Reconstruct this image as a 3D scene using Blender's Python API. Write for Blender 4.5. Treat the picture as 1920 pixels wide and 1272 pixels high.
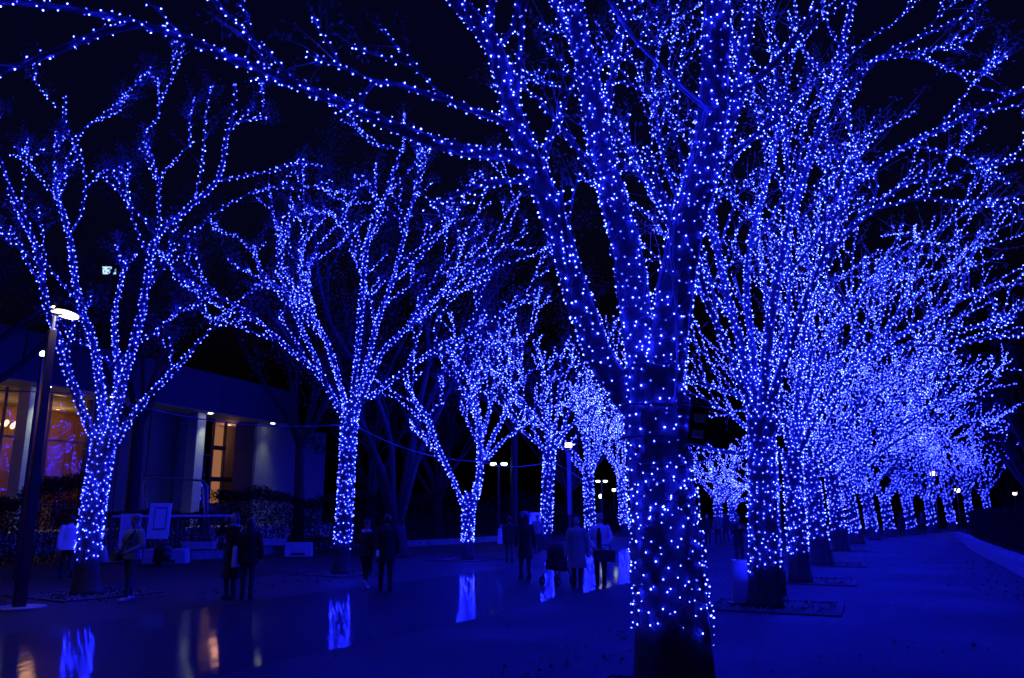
import bpy, bmesh, math, random
import numpy as np
from mathutils import Vector, Matrix

for o in list(bpy.data.objects):
    bpy.data.objects.remove(o, do_unlink=True)
scene = bpy.context.scene
COL = scene.collection
R = math.radians

# ------------------------------------------------------------------ camera
F, CX, CY = 1513.0, 960.0, 636.0          # focal length and centre, in photograph pixels
CAMH = 1.75
PITCH = math.atan(319.0 / F)
cam_d = bpy.data.cameras.new('camera')
cam = bpy.data.objects.new('camera', cam_d)
COL.objects.link(cam)
cam.location = (0, 0, CAMH)
cam.rotation_euler = (math.pi / 2 + PITCH, 0, 0)
cam_d.sensor_width = 36.0
cam_d.lens = 36.0 * F / 1920.0
cam_d.clip_start = 0.1
cam_d.clip_end = 2000
scene.camera = cam

# ------------------------------------------------------------------ night sky
world = bpy.data.worlds.new('World')
scene.world = world
world.use_nodes = True
wn, wl = world.node_tree.nodes, world.node_tree.links
wn.clear()
w_out = wn.new('ShaderNodeOutputWorld')
w_bg = wn.new('ShaderNodeBackground')
w_sky = wn.new('ShaderNodeTexSky')
w_sky.sky_type = 'NISHITA'
w_sky.sun_disc = False
w_sky.sun_elevation = R(-4)
w_sky.sun_rotation = R(200)
w_tint = wn.new('ShaderNodeMix'); w_tint.data_type = 'RGBA'; w_tint.blend_type = 'MULTIPLY'
w_tint.inputs[0].default_value = 1.0
w_tint.inputs[7].default_value = (0.12, 0.16, 1.0, 1)
wl.new(w_sky.outputs[0], w_tint.inputs[6])
wl.new(w_tint.outputs[2], w_bg.inputs[0])
w_bg.inputs[1].default_value = 0.55
wl.new(w_bg.outputs[0], w_out.inputs[0])

# ------------------------------------------------------------------ exposure, render
vs = scene.view_settings
vs.view_transform = 'Standard'
vs.look = 'None'
vs.exposure = 0.0
vs.gamma = 1.0
vs.use_curve_mapping = False
scene.render.engine = 'CYCLES'
cy = scene.cycles
cy.use_denoising = True
try:
    cy.denoiser = 'OPENIMAGEDENOISE'
    cy.denoising_input_passes = 'RGB_ALBEDO_NORMAL'
except Exception:
    pass
cy.max_bounces = 4
cy.diffuse_bounces = 1
cy.glossy_bounces = 2
cy.transmission_bounces = 4
cy.transparent_max_bounces = 8
cy.sample_clamp_indirect = 4.0
cy.use_light_tree = True
cy.filter_width = 1.6
cy.caustics_reflective = False
cy.caustics_refractive = False

BULB_STRENGTH = 440.0
BULB_COLOR = (0.0070, 0.0105, 1.0)

# ------------------------------------------------------------------ pixel -> place helpers
_c, _s = math.cos(PITCH), math.sin(PITCH)
def ray(px, py):
    u, v = (px - CX) / F, (CY - py) / F
    return np.array([u, _c - v * _s, _s + v * _c])
def W(px, py, d):
    r = ray(px, py)
    return np.array([0, 0, CAMH]) + r * (d / r[1])
def G(px, py, z=0.0):
    r = ray(px, py)
    return np.array([0, 0, CAMH]) + r * ((z - CAMH) / r[2])

# ------------------------------------------------------------------ objects
def link(o, parent=None):
    COL.objects.link(o)
    if parent is not None:
        o.parent = parent
    return o
def tag(o, label=None, cat=None, group=None, kind=None):
    if label: o['label'] = label
    if cat: o['category'] = cat
    if group: o['group'] = group
    if kind: o['kind'] = kind
    return o
def empty(name, loc=(0, 0, 0), rz=0.0):
    o = bpy.data.objects.new(name, None)
    o.empty_display_size = 0.2
    o.location = tuple(float(x) for x in loc)
    o.rotation_euler = (0, 0, rz)
    return link(o)
def thing(name, label, cat, loc=(0, 0, 0), rz=0.0, group=None):
    return tag(empty(name, loc, rz), label, cat, group)

class MB:
    """collects shapes into one mesh"""
    def __init__(self):
        self.v, self.f, self.n = [], [], 0
    def add(self, verts, faces):
        verts = np.asarray(verts, float).reshape(-1, 3)
        self.v.append(verts)
        n = self.n
        self.f.extend([tuple(int(i) + n for i in f) for f in faces])
        self.n += len(verts)
    def box(self, c, size, rz=0.0, rx=0.0, taper=1.0):
        sx, sy, sz = [s / 2 for s in size]
        p = np.array([[x * sx * (taper if z > 0 else 1), y * sy * (taper if z > 0 else 1), z * sz]
                      for z in (-1, 1) for y in (-1, 1) for x in (-1, 1)])
        m = Matrix.Rotation(rz, 3, 'Z') @ Matrix.Rotation(rx, 3, 'X')
        p = p @ np.array(m).T + np.array(c)
        self.add(p, [(0, 2, 3, 1), (4, 5, 7, 6), (0, 1, 5, 4), (2, 6, 7, 3), (0, 4, 6, 2), (1, 3, 7, 5)])
    def tube(self, pts, rad, sides=8, cap=True, ry=None, flat=False, tip=False):
        pts = np.asarray(pts, float); n = len(pts)
        rad = np.broadcast_to(np.asarray(rad, float), (n,))
        ry = rad if ry is None else np.broadcast_to(np.asarray(ry, float), (n,))
        t = np.gradient(pts, axis=0)
        t /= (np.linalg.norm(t, axis=1)[:, None] + 1e-9)
        A, B = np.zeros((n, 3)), np.zeros((n, 3))
        if flat:
            A[:] = (1, 0, 0); B[:] = (0, 1, 0)
        else:
            a = np.array([1.0, 0, 0]) if abs(t[0][0]) < 0.8 else np.array([0, 1.0, 0])
            for i in range(n):
                a = a - t[i] * a.dot(t[i]); a /= (np.linalg.norm(a) + 1e-9)
                A[i] = a; B[i] = np.cross(t[i], a)
        ang = np.linspace(0, 2 * math.pi, sides, endpoint=False)
        ca, sa = np.cos(ang), np.sin(ang)
        V = pts[:, None, :] + A[:, None, :] * (rad[:, None] * ca)[:, :, None] + B[:, None, :] * (ry[:, None] * sa)[:, :, None]
        fs = []
        for i in range(n - 1):
            for k in range(sides):
                k2 = (k + 1) % sides
                fs.append((i * sides + k, i * sides + k2, (i + 1) * sides + k2, (i + 1) * sides + k))
        if cap:
            fs.append(tuple(range(sides - 1, -1, -1)))
            fs.append(tuple((n - 1) * sides + k for k in range(sides)))
        self.add(V.reshape(-1, 3), fs)
        return A, B
    def capsule(self, a, b, ra, rb, sides=10):
        a, b = np.array(a, float), np.array(b, float)
        d = b - a; L = np.linalg.norm(d) + 1e-9; d /= L
        P, Rr = [], []
        for k in (80, 55, 28):
            P.append(a - d * ra * math.sin(R(k))); Rr.append(ra * math.cos(R(k)))
        P += [a, a + d * L * .5, b]; Rr += [ra, (ra + rb) / 2, rb]
        for k in (28, 55, 80):
            P.append(b + d * rb * math.sin(R(k))); Rr.append(rb * math.cos(R(k)))
        self.tube(P, Rr, sides)
    def ell(self, c, r, seg=14, rings=9, rot=None):
        P = []
        th = np.linspace(0, math.pi, rings + 1)[1:-1]
        ph = np.linspace(0, 2 * math.pi, seg, endpoint=False)
        P.append((0, 0, 1))
        for a in th:
            for b in ph:
                P.append((math.sin(a) * math.cos(b), math.sin(a) * math.sin(b), math.cos(a)))
        P.append((0, 0, -1))
        P = np.array(P) * np.array(r)
        if rot is not None: P = P @ np.array(rot).T
        P = P + np.array(c)
        fs = []; nr = len(th)
        for k in range(seg):
            fs.append((0, 1 + k, 1 + (k + 1) % seg))
            for i in range(nr - 1):
                a = 1 + i * seg
                fs.append((a + k, a + seg + k, a + seg + (k + 1) % seg, a + (k + 1) % seg))
            a = 1 + (nr - 1) * seg
            fs.append((a + k, len(P) - 1, a + (k + 1) % seg))
        self.add(P, fs)
    def mesh(self, name, mat, smooth=False):
        me = bpy.data.meshes.new(name)
        me.from_pydata(np.concatenate(self.v).tolist() if self.v else [], [], self.f)
        if mat: me.materials.append(mat)
        if smooth:
            me.polygons.foreach_set('use_smooth', [True] * len(me.polygons))
        me.update()
        return me
    def build(self, name, mat, parent=None, smooth=False, bevel=0.0):
        o = bpy.data.objects.new(name, self.mesh(name, mat, smooth))
        link(o, parent)
        if bevel:
            b = o.modifiers.new('bevel', 'BEVEL'); b.width = bevel; b.segments = 2; b.limit_method = 'ANGLE'
        return o

def raw_mesh(name, verts, tris, mat, nper=3):
    verts = np.ascontiguousarray(verts, dtype=np.float32).reshape(-1, 3)
    tris = np.ascontiguousarray(tris, dtype=np.int32).reshape(-1, nper)
    me = bpy.data.meshes.new(name)
    me.vertices.add(len(verts)); me.vertices.foreach_set('co', verts.ravel())
    me.loops.add(tris.size); me.loops.foreach_set('vertex_index', tris.ravel())
    me.polygons.add(len(tris))
    me.polygons.foreach_set('loop_start', np.arange(0, tris.size, nper, dtype=np.int32))
    me.polygons.foreach_set('loop_total', np.full(len(tris), nper, dtype=np.int32))
    me.update(calc_edges=True)
    me.materials.append(mat)
    return me

# ------------------------------------------------------------------ materials
def mat_new(name):
    m = bpy.data.materials.new(name); m.use_nodes = True
    nt = m.node_tree
    return m, nt.nodes, nt.links, nt.nodes['Principled BSDF']
def pmat(name, color, rough=0.7, var=0.0, scale=6.0, bump=0.0, bscale=40.0, metallic=0.0, spec=0.5, stretch=(1, 1, 1), coat=0.0):
    m, N, L, P = mat_new(name)
    P.inputs['Base Color'].default_value = (*color, 1)
    P.inputs['Roughness'].default_value = rough
    P.inputs['Metallic'].default_value = metallic
    P.inputs['Specular IOR Level'].default_value = spec
    if coat: P.inputs['Coat Weight'].default_value = coat
    if var or bump:
        tc = N.new('ShaderNodeTexCoord'); mp = N.new('ShaderNodeMapping')
        mp.inputs['Scale'].default_value = stretch
        L.new(tc.outputs['Object'], mp.inputs['Vector'])
    if var:
        nz = N.new('ShaderNodeTexNoise'); nz.inputs['Scale'].default_value = scale; nz.inputs['Detail'].default_value = 6
        L.new(mp.outputs[0], nz.inputs['Vector'])
        cr = N.new('ShaderNodeValToRGB')
        cr.color_ramp.elements[0].position = 0.3; cr.color_ramp.elements[1].position = 0.7
        cr.color_ramp.elements[0].color = (*[c * (1 - var) for c in color], 1)
        cr.color_ramp.elements[1].color = (*[min(1, c * (1 + var)) for c in color], 1)
        L.new(nz.outputs['Fac'], cr.inputs[0]); L.new(cr.outputs[0], P.inputs['Base Color'])
    if bump:
        nb = N.new('ShaderNodeTexNoise'); nb.inputs['Scale'].default_value = bscale; nb.inputs['Detail'].default_value = 4
        L.new(mp.outputs[0], nb.inputs['Vector'])
        bp = N.new('ShaderNodeBump'); bp.inputs['Strength'].default_value = min(1.0, bump); bp.inputs['Distance'].default_value = 0.02
        L.new(nb.outputs['Fac'], bp.inputs['Height']); L.new(bp.outputs[0], P.inputs['Normal'])
    return m
def emat(name, color, strength, sampling='AUTO'):
    m, N, L, P = mat_new(name)
    P.inputs['Base Color'].default_value = (0.02, 0.02, 0.02, 1)
    P.inputs['Emission Color'].default_value = (*color, 1)
    P.inputs['Emission Strength'].default_value = strength
    return m
M = {}
M['bulb'] = emat('blue_led', BULB_COLOR, BULB_STRENGTH)
M['wire'] = pmat('wire_green_black', (0.05, 0.055, 0.06), 0.5)
M['bark'] = pmat('zelkova_bark', (0.072, 0.068, 0.064), 0.85, 0.35, 5.0, 0.9, 22.0, stretch=(1, 1, .45))
M['bark_dark'] = pmat('dark_bark', (0.03, 0.028, 0.026), 0.9, 0.35, 4.0, 0.8, 18.0, stretch=(1, 1, .4))
M['twig'] = pmat('twig_bark', (0.15, 0.14, 0.13), 0.85)
def leafmat(name, color):
    m, N, L, P = mat_new(name)
    P.inputs['Base Color'].default_value = (*color, 1); P.inputs['Roughness'].default_value = .75
    P.inputs['Specular IOR Level'].default_value = .12
    tr = N.new('ShaderNodeBsdfTranslucent'); tr.inputs[0].default_value = (*color, 1)
    mx = N.new('ShaderNodeMixShader'); mx.inputs[0].default_value = .3
    L.new(P.outputs[0], mx.inputs[1]); L.new(tr.outputs[0], mx.inputs[2])
    L.new(mx.outputs[0], N['Material Output'].inputs[0])
    return m
M['leaf'] = leafmat('withered_leaf', (0.15, 0.13, 0.11))
M['evergreen'] = leafmat('evergreen_leaf', (0.022, 0.032, 0.016))
M['litter'] = pmat('fallen_leaf', (0.13, 0.10, 0.08), .7)
M['soil'] = pmat('pit_soil', (0.05, 0.045, 0.04), .95, .4, 14, .9, 30)
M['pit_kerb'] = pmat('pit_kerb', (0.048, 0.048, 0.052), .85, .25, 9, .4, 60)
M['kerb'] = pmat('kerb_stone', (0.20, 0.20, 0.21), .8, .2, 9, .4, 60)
M['concrete'] = pmat('pale_concrete', (0.42, 0.42, 0.43), .8, .12, 5, .3, 50)
M['black'] = pmat('black_paint', (0.02, 0.02, 0.022), .35)
M['pole'] = pmat('dark_pole_paint', (0.055, 0.04, 0.045), .32, .15, 8)
M['metal'] = pmat('grey_metal', (0.35, 0.35, 0.37), .4, metallic=.6)
M['white'] = pmat('white_panel', (0.84, 0.84, 0.86), .5, .06, 6)
M['grey_print'] = pmat('grey_print', (0.22, 0.22, 0.25), .6)
M['dark_print'] = pmat('dark_print', (0.06, 0.06, 0.08), .6)
M['rubber'] = pmat('rubber', (0.025, 0.025, 0.025), .8)

# ---- asphalt
def asphalt():
    m, N, L, P = mat_new('asphalt')
    tc = N.new('ShaderNodeTexCoord')
    n1 = N.new('ShaderNodeTexNoise'); n1.inputs['Scale'].default_value = .35; n1.inputs['Detail'].default_value = 7
    n2 = N.new('ShaderNodeTexNoise'); n2.inputs['Scale'].default_value = 60; n2.inputs['Detail'].default_value = 3
    vo = N.new('ShaderNodeTexVoronoi'); vo.inputs['Scale'].default_value = 110
    for n in (n1, n2, vo): L.new(tc.outputs['Object'], n.inputs['Vector'])
    ad = N.new('ShaderNodeMath'); ad.operation = 'MULTIPLY_ADD'; ad.inputs[1].default_value = .5; 
    L.new(n2.outputs['Fac'], ad.inputs[0]); L.new(n1.outputs['Fac'], ad.inputs[2])
    cr = N.new('ShaderNodeValToRGB')
    cr.color_ramp.elements[0].position = .56; cr.color_ramp.elements[0].color = (.020, .020, .023, 1)
    cr.color_ramp.elements[1].position = .94; cr.color_ramp.elements[1].color = (.052, .052, .056, 1)
    L.new(ad.outputs[0], cr.inputs[0]); L.new(cr.outputs[0], P.inputs['Base Color'])
    rr = N.new('ShaderNodeMapRange'); rr.inputs[1].default_value = .35; rr.inputs[2].default_value = .65
    rr.inputs[3].default_value = .62; rr.inputs[4].default_value = .85
    L.new(n1.outputs['Fac'], rr.inputs[0]); L.new(rr.outputs[0], P.inputs['Roughness'])
    P.inputs['Specular IOR Level'].default_value = .25
    bp = N.new('ShaderNodeBump'); bp.inputs['Strength'].default_value = .5; bp.inputs['Distance'].default_value = .006
    L.new(vo.outputs['Distance'], bp.inputs['Height']); L.new(bp.outputs[0], P.inputs['Normal'])
    return m
M['asphalt'] = asphalt()
# ---- glossy blue film laid on the avenue
def film():
    m, N, L, P = mat_new('glossy_film')
    tc = N.new('ShaderNodeTexCoord')
    P.inputs['Base Color'].default_value = (.042, .043, .05, 1)
    P.inputs['Roughness'].default_value = .07
    P.inputs['IOR'].default_value = 1.5
    P.inputs['Coat Weight'].default_value = .32; P.inputs['Coat IOR'].default_value = 1.42; P.inputs['Roughness'].default_value = .6; P.inputs['Specular IOR Level'].default_value = .05
    mp = N.new('ShaderNodeMapping'); mp.inputs['Scale'].default_value = (4.5, 1.1, 1)
    L.new(tc.outputs['Object'], mp.inputs['Vector'])
    n1 = N.new('ShaderNodeTexNoise'); n1.inputs['Scale'].default_value = 22; n1.inputs['Detail'].default_value = 3
    n2 = N.new('ShaderNodeTexNoise'); n2.inputs['Scale'].default_value = 1.2; n2.inputs['Detail'].default_value = 2
    L.new(mp.outputs[0], n1.inputs['Vector']); L.new(mp.outputs[0], n2.inputs['Vector'])
    b1 = N.new('ShaderNodeBump'); b1.inputs['Strength'].default_value = 1.0; b1.inputs['Distance'].default_value = .0003
    b2 = N.new('ShaderNodeBump'); b2.inputs['Strength'].default_value = 1.0; b2.inputs['Distance'].default_value = .0025
    L.new(n2.outputs['Fac'], b2.inputs['Height']); L.new(n1.outputs['Fac'], b1.inputs['Height'])
    L.new(b2.outputs[0], b1.inputs['Normal']); L.new(b1.outputs[0], P.inputs['Normal'])
    rr = N.new('ShaderNodeMapRange'); rr.inputs[1].default_value = .3; rr.inputs[2].default_value = .7
    rr.inputs[3].default_value = .022; rr.inputs[4].default_value = .045
    L.new(n2.outputs['Fac'], rr.inputs[0]); L.new(rr.outputs[0], P.inputs['Coat Roughness']); L.new(b1.outputs[0], P.inputs['Coat Normal'])
    return m
M['film'] = film()
def glass():
    m, N, L, P = mat_new('window_glass')
    t = N.new('ShaderNodeBsdfTransparent'); g = N.new('ShaderNodeBsdfGlossy'); g.inputs['Roughness'].default_value = .02
    t.inputs[0].default_value = (.85, .86, .88, 1)
    fr = N.new('ShaderNodeFresnel'); fr.inputs[0].default_value = 1.3
    mx = N.new('ShaderNodeMixShader')
    L.new(fr.outputs[0], mx.inputs[0]); L.new(t.outputs[0], mx.inputs[1]); L.new(g.outputs[0], mx.inputs[2])
    L.new(mx.outputs[0], N['Material Output'].inputs[0])
    return m
M['glass'] = glass()
def brickmat(name, c1, c2, mortar):
    m, N, L, P = mat_new(name)
    tc = N.new('ShaderNodeTexCoord'); br = N.new('ShaderNodeTexBrick')
    mp = N.new('ShaderNodeMapping'); mp.inputs['Rotation'].default_value = (R(90), 0, 0)
    L.new(tc.outputs['Object'], mp.inputs[0]); L.new(mp.outputs[0], br.inputs['Vector'])
    br.inputs['Color1'].default_value = (*c1, 1); br.inputs['Color2'].default_value = (*c2, 1); br.inputs['Mortar'].default_value = (*mortar, 1)
    br.inputs['Scale'].default_value = 4.0; br.inputs['Mortar Size'].default_value = .02
    br.inputs['Brick Width'].default_value = .9; br.inputs['Row Height'].default_value = .28
    L.new(br.outputs['Color'], P.inputs['Base Color'])
    bp = N.new('ShaderNodeBump'); bp.inputs['Strength'].default_value = .6; bp.inputs['Distance'].default_value = .02
    L.new(br.outputs['Fac'], bp.inputs['Height']); bp.invert = True; L.new(bp.outputs[0], P.inputs['Normal'])
    P.inputs['Roughness'].default_value = .85
    return m

# ================================================================== GROUND
gm = MB()
gm.add([(-400, -30, 0), (400, -30, 0), (400, 700, 0), (-400, 700, 0)], [(0, 1, 2, 3)])
tag(gm.build('ground', M['asphalt']), kind='structure')

fl = MB()
up = [(-700, 1290), (-250, 1228), (148, 1172), (635, 1106), (877, 1076), (1022, 1056), (1118, 1041), (1178, 1030)]
lo = [(1330, 1062), (1190, 1091), (1131, 1104), (1025, 1127), (875, 1164), (619, 1220), (300, 1290), (-100, 1390)]
poly = [G(*p) for p in up] + [G(*p) for p in lo]
fv = [(p[0], p[1], .004) for p in poly]
n = len(up)
fl.add(fv, [(i, i + 1, 2 * n - 2 - i, 2 * n - 1 - i)[::-1] for i in range(n - 1)])
tag(fl.build('reflective_floor', M['film']), kind='structure')

# ================================================================== TREES
def smooth_path(P, step):
    """Catmull-Rom through control points (n x k array, first three columns are the place)"""
    P = np.asarray(P, float)
    out = []
    n = len(P)
    for i in range(n - 1):
        p0, p1, p2, p3 = P[max(i - 1, 0)], P[i], P[i + 1], P[min(i + 2, n - 1)]
        k = max(2, int(np.linalg.norm(p2[:3] - p1[:3]) / step))
        t = np.linspace(0, 1, k, endpoint=False)[:, None]
        out.append(.5 * ((2 * p1) + (-p0 + p2) * t + (2 * p0 - 5 * p1 + 4 * p2 - p3) * t ** 2 + (-p0 + 3 * p1 - 3 * p2 + p3) * t ** 3))
    out.append(P[-1:])
    return np.concatenate(out)

def grow(rng, start, d, length, r0, r1, step=.28, wander=.16, up=.05):
    n = max(4, int(length / step))
    d = np.array(d, float); d /= np.linalg.norm(d)
    p = np.array(start, float); out = [np.append(p, r0)]
    drift = rng.normal(0, 1, 3)
    for i in range(n):
        drift = drift * .6 + rng.normal(0, 1, 3) * .6
        d = d + drift * wander * .5 + np.array([0, 0, up])
        d /= np.linalg.norm(d)
        p = p + d * (length / n)
        t = (i + 1) / n
        out.append(np.append(p, r0 + (r1 - r0) * t))
    return np.array(out)

def side_branches(rng, br, count, lo, hi, lfac, ang=(18, 44), up=.03, minlen=.5, wander=.12):
    """branches leaving a parent branch"""
    out = []
    n = len(br)
    arc = np.concatenate([[0], np.cumsum(np.linalg.norm(np.diff(br[:, :3], axis=0), axis=1))])
    tot = arc[-1]
    for k in range(count):
        t = lo + (hi - lo) * (k + rng.uniform(.1, .9)) / count
        i = int(min(n - 2, np.searchsorted(arc, t * tot)))
        tan = br[i + 1, :3] - br[max(i - 1, 0), :3]; tan /= (np.linalg.norm(tan) + 1e-9)
        side = rng.normal(0, 1, 3); side[2] += .55
        side -= tan * side.dot(tan); side /= (np.linalg.norm(side) + 1e-9)
        a = R(rng.uniform(*ang))
        d = tan * math.cos(a) + side * math.sin(a)
        L = max(minlen, tot * lfac * rng.uniform(.6, 1.25) * (1.1 - .55 * t))
        r0 = min(.045, max(.012, br[i, 3] * rng.uniform(.4, .6)))
        out.append(grow(rng, br[i, :3], d, L, r0, max(.007, r0 * .35), wander=wander, up=up))
    return out

OCT_V = np.array([(1, 0, 0), (-1, 0, 0), (0, 1, 0), (0, -1, 0), (0, 0, 1), (0, 0, -1)], float)
OCT_F = np.array([(0, 2, 4), (2, 1, 4), (1, 3, 4), (3, 0, 4), (2, 0, 5), (1, 2, 5), (3, 1, 5), (0, 3, 5)])
def wrap_lights(rng, br, s, smin, off, start=0.0, gap=True):
    """string wound round a branch: returns bulb centres and outward directions in order along the wire"""
    P, rad = br[:, :3], br[:, 3]
    arc = np.concatenate([[0], np.cumsum(np.linalg.norm(np.diff(P, axis=0), axis=1))])
    tot = arc[-1]
    t = np.gradient(P, axis=0); t /= (np.linalg.norm(t, axis=1)[:, None] + 1e-9)
    l, phi = start, rng.uniform(0, 6.28)
    ls, ps = [], []
    wob = rng.uniform(0, 6.28, 3)
    while l < tot:
        r = np.interp(l, arc, rad)
        da = min(2.6, s / (r + .02))
        dl = max(s * .95 * da / (2 * math.pi), smin if da > 2.2 else smin * .5 * da / 2.2)
        dens = 1 + .28 * math.sin(l * 3.1 + wob[0]) + .22 * math.sin(l * 7.3 + wob[1])
        if gap and r > .12: dl *= max(.55, dens)
        l += dl * rng.uniform(.75, 1.25)
        phi += da * rng.uniform(.45, 1.55)
        ls.append(l); ps.append(phi)
    if not ls:
        return np.zeros((0, 3)), np.zeros((0, 3))
    ls = np.array(ls); ps = np.array(ps)
    jl = np.clip(ls + rng.normal(0, 1, len(ls)) * np.where(np.interp(ls, arc, rad) > .1, .042, .02), 0, tot)
    if start > .3: jl = np.clip(jl + .07 * np.sin(ps + wob[2]) * np.exp(-(ls - start) / .5) + rng.normal(0, .05, len(ls)) * np.exp(-(ls - start) / .25), .3, tot)
    C = np.stack([np.interp(jl, arc, P[:, k]) for k in range(3)], 1)
    T = np.stack([np.interp(jl, arc, t[:, k]) for k in range(3)], 1)
    T /= (np.linalg.norm(T, axis=1)[:, None] + 1e-9)
    ref = np.where(np.abs(T[:, 2:3]) > .9, np.array([[1.0, 0, 0]]), np.array([[0, 0, 1.0]]))
    A = np.cross(T, ref); A /= (np.linalg.norm(A, axis=1)[:, None] + 1e-9)
    B = np.cross(T, A)
    O = A * np.cos(ps)[:, None] + B * np.sin(ps)[:, None]
    rr = np.interp(jl, arc, rad) + off * rng.uniform(.7, 1.6, len(jl))
    return C + O * rr[:, None], O

def chain_wire(chains, r=.003):
    V, Fq = [], []; n = 0
    for C in chains:
        if len(C) < 2: continue
        a, b = C[:-1], C[1:]
        keep = np.linalg.norm(b - a, axis=1) < .6
        a, b = a[keep], b[keep]
        if not len(a): continue
        d = b - a; d /= (np.linalg.norm(d, axis=1)[:, None] + 1e-9)
        ref = np.where(np.abs(d[:, 2:3]) > .9, np.array([[1.0, 0, 0]]), np.array([[0, 0, 1.0]]))
        u = np.cross(d, ref); u /= (np.linalg.norm(u, axis=1)[:, None] + 1e-9)
        w = np.cross(d, u)
        ring = [u * r, u * -.5 * r + w * .87 * r, u * -.5 * r - w * .87 * r]
        v = np.stack([a + ring[0], a + ring[1], a + ring[2], b + ring[0], b + ring[1], b + ring[2]], 1).reshape(-1, 3)
        base = n + np.arange(len(a))[:, None] * 6
        q = np.stack([np.stack([base[:, 0] + i, base[:, 0] + (i + 1) % 3, base[:, 0] + 3 + (i + 1) % 3, base[:, 0] + 3 + i], 1) for i in range(3)], 1).reshape(-1, 4)
        V.append(v); Fq.append(q); n += len(v)
    return np.concatenate(V), np.concatenate(Fq)

def leaf_cloud(rng, centers, size, spread):
    n = len(centers)
    c = centers + rng.normal(0, spread, (n, 3))
    a = rng.normal(0, 1, (n, 3)); a /= np.linalg.norm(a, axis=1)[:, None]
    b = rng.normal(0, 1, (n, 3)); b -= a * np.sum(a * b, 1)[:, None]; b /= np.linalg.norm(b, axis=1)[:, None]
    s = size * rng.uniform(.6, 1.3, n)[:, None]
    nrm = np.cross(a, b)
    v = np.stack([c - a * s, c + b * s * .45 + nrm * s * .15, c + a * s, c - b * s * .45 + nrm * s * .15], 1).reshape(-1, 3)
    q = np.arange(n * 4).reshape(-1, 4)
    return v, q

N_BULBS = 0
def make_tree(seed, base, d0, trunk_pts, limbs, label, light_label, group, light_group, s=.12, smin=.062, bulb_r=.02, wrap0=.7,
              sub=(5, .30), sub2=(3, .4), twigs=2, leaves=1500, lit=True, name='zelkova_tree', limb_s=None, limb_smin=None, sub_lo=.22):
    """trunk_pts: n x 4 world points and radii; limbs: list of n x 4 branches (world)."""
    global N_BULBS
    rng = np.random.RandomState(seed)
    base = np.array(base, float)
    root = thing(name, label, 'tree', base, 0, group)
    tb = MB()
    tp = smooth_path(trunk_pts, .15)
    # root flare and an uneven outline
    z = tp[:, 2] - base[2]
    rad = tp[:, 3] * (1 + .28 * np.exp(-z / .22))
    tp[:, 3] = rad
    tb.tube(tp[:, :3] - base, rad, 18)
    for vv in tb.v:
        ang = np.arctan2(vv[:, 1], vv[:, 0])
        k = 1 + .035 * np.sin(ang * 5 + seed + vv[:, 2] * .9) + .025 * np.sin(ang * 9 + vv[:, 2] * 3.1)
        cxy = np.stack([np.interp(vv[:, 2], tp[:, 2] - base[2], tp[:, 0] - base[0]), np.interp(vv[:, 2], tp[:, 2] - base[2], tp[:, 1] - base[1])], 1)
        vv[:, :2] = cxy + (vv[:, :2] - cxy) * k[:, None]
    tb.build('trunk', M['bark'] if lit else M['bark_dark'], root, smooth=True)
    lit_br = [tp]
    tw_src = []
    bm_ = M['bark'] if lit else M['bark_dark']
    for li in limbs:
        mb = MB()
        mb.tube(li[:, :3] - base, li[:, 3], 9)
        lit_br.append(li)
        tot = np.sum(np.linalg.norm(np.diff(li[:, :3], axis=0), axis=1))
        ns = max(1, int(round(sub[0] * tot / 6.0)))
        for sb in side_branches(rng, li, ns, sub_lo, .95, sub[1] * 1.15, minlen=.9):
            mb.tube(sb[:, :3] - base, sb[:, 3], 6)
            lit_br.append(sb); tw_src.append(sb)
            for s2 in side_branches(rng, sb, sub2[0], .25, .8, sub2[1] * 1.3, minlen=.6, wander=.14):
                mb.tube(s2[:, :3] - base, s2[:, 3], 4, cap=False)
                lit_br.append(s2); tw_src.append(s2)
        mb.build('limb', bm_, root, smooth=True)
    # fine unlit twigs with the last withered leaves
    if twigs:
        mb = MB(); ends = []
        for b in tw_src:
            for tw in side_branches(rng, b, twigs, .4, 1.0, .5, ang=(20, 50), minlen=.5, wander=.22):
                tw[:, 3] = np.linspace(.008, .003, len(tw))
                mb.tube(tw[:, :3] - base, tw[:, 3], 3, cap=False)
                ends.append(tw[len(tw) // 2:, :3])
        if mb.n:
            tag(mb.build('twigs', M['twig'], root), kind='stuff')
        if leaves and ends:
            E = np.concatenate(ends) - base
            c = E[rng.randint(0, len(E), leaves)]
            v, q = leaf_cloud(rng, c, .038, .06)
            o = bpy.data.objects.new('leaves', raw_mesh('leaves', v, q, M['leaf'], 4)); link(o, root); tag(o, kind='stuff')
    if lit:
        sl = thing('string_lights', light_label, 'string lights', base, 0, light_group)
        chains, V = [], []
        for i, b in enumerate(lit_br):
            pts, O = wrap_lights(rng, b, s if i == 0 else (limb_s or s), smin if i == 0 else (limb_smin or smin), (.024 if i == 0 else .016), start=(wrap0 if i == 0 else .12))
            if not len(pts): continue
            chains.append(pts - base)
        allp = np.concatenate(chains)
        N_BULBS += len(allp); pass
        sc = (.70 if d0 < 25 else .78) * bulb_r * np.clip(rng.normal(1, .26, len(allp)), .5, 1.6)
        v = (allp[:, None, :] + OCT_V[None] * sc[:, None, None])
        f = (OCT_F[None] + (np.arange(len(allp)) * 6)[:, None, None])
        o = bpy.data.objects.new('bulbs', raw_mesh('bulbs', v, f, M['bulb'])); link(o, sl); tag(o, kind='stuff')
        wv, wf = chain_wire(chains, .0045 if d0 < 10 else .003)
        o = bpy.data.objects.new('wire', raw_mesh('wire', wv, wf, M['wire'], 4)); link(o, sl); tag(o, kind='stuff')
    return root

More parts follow.
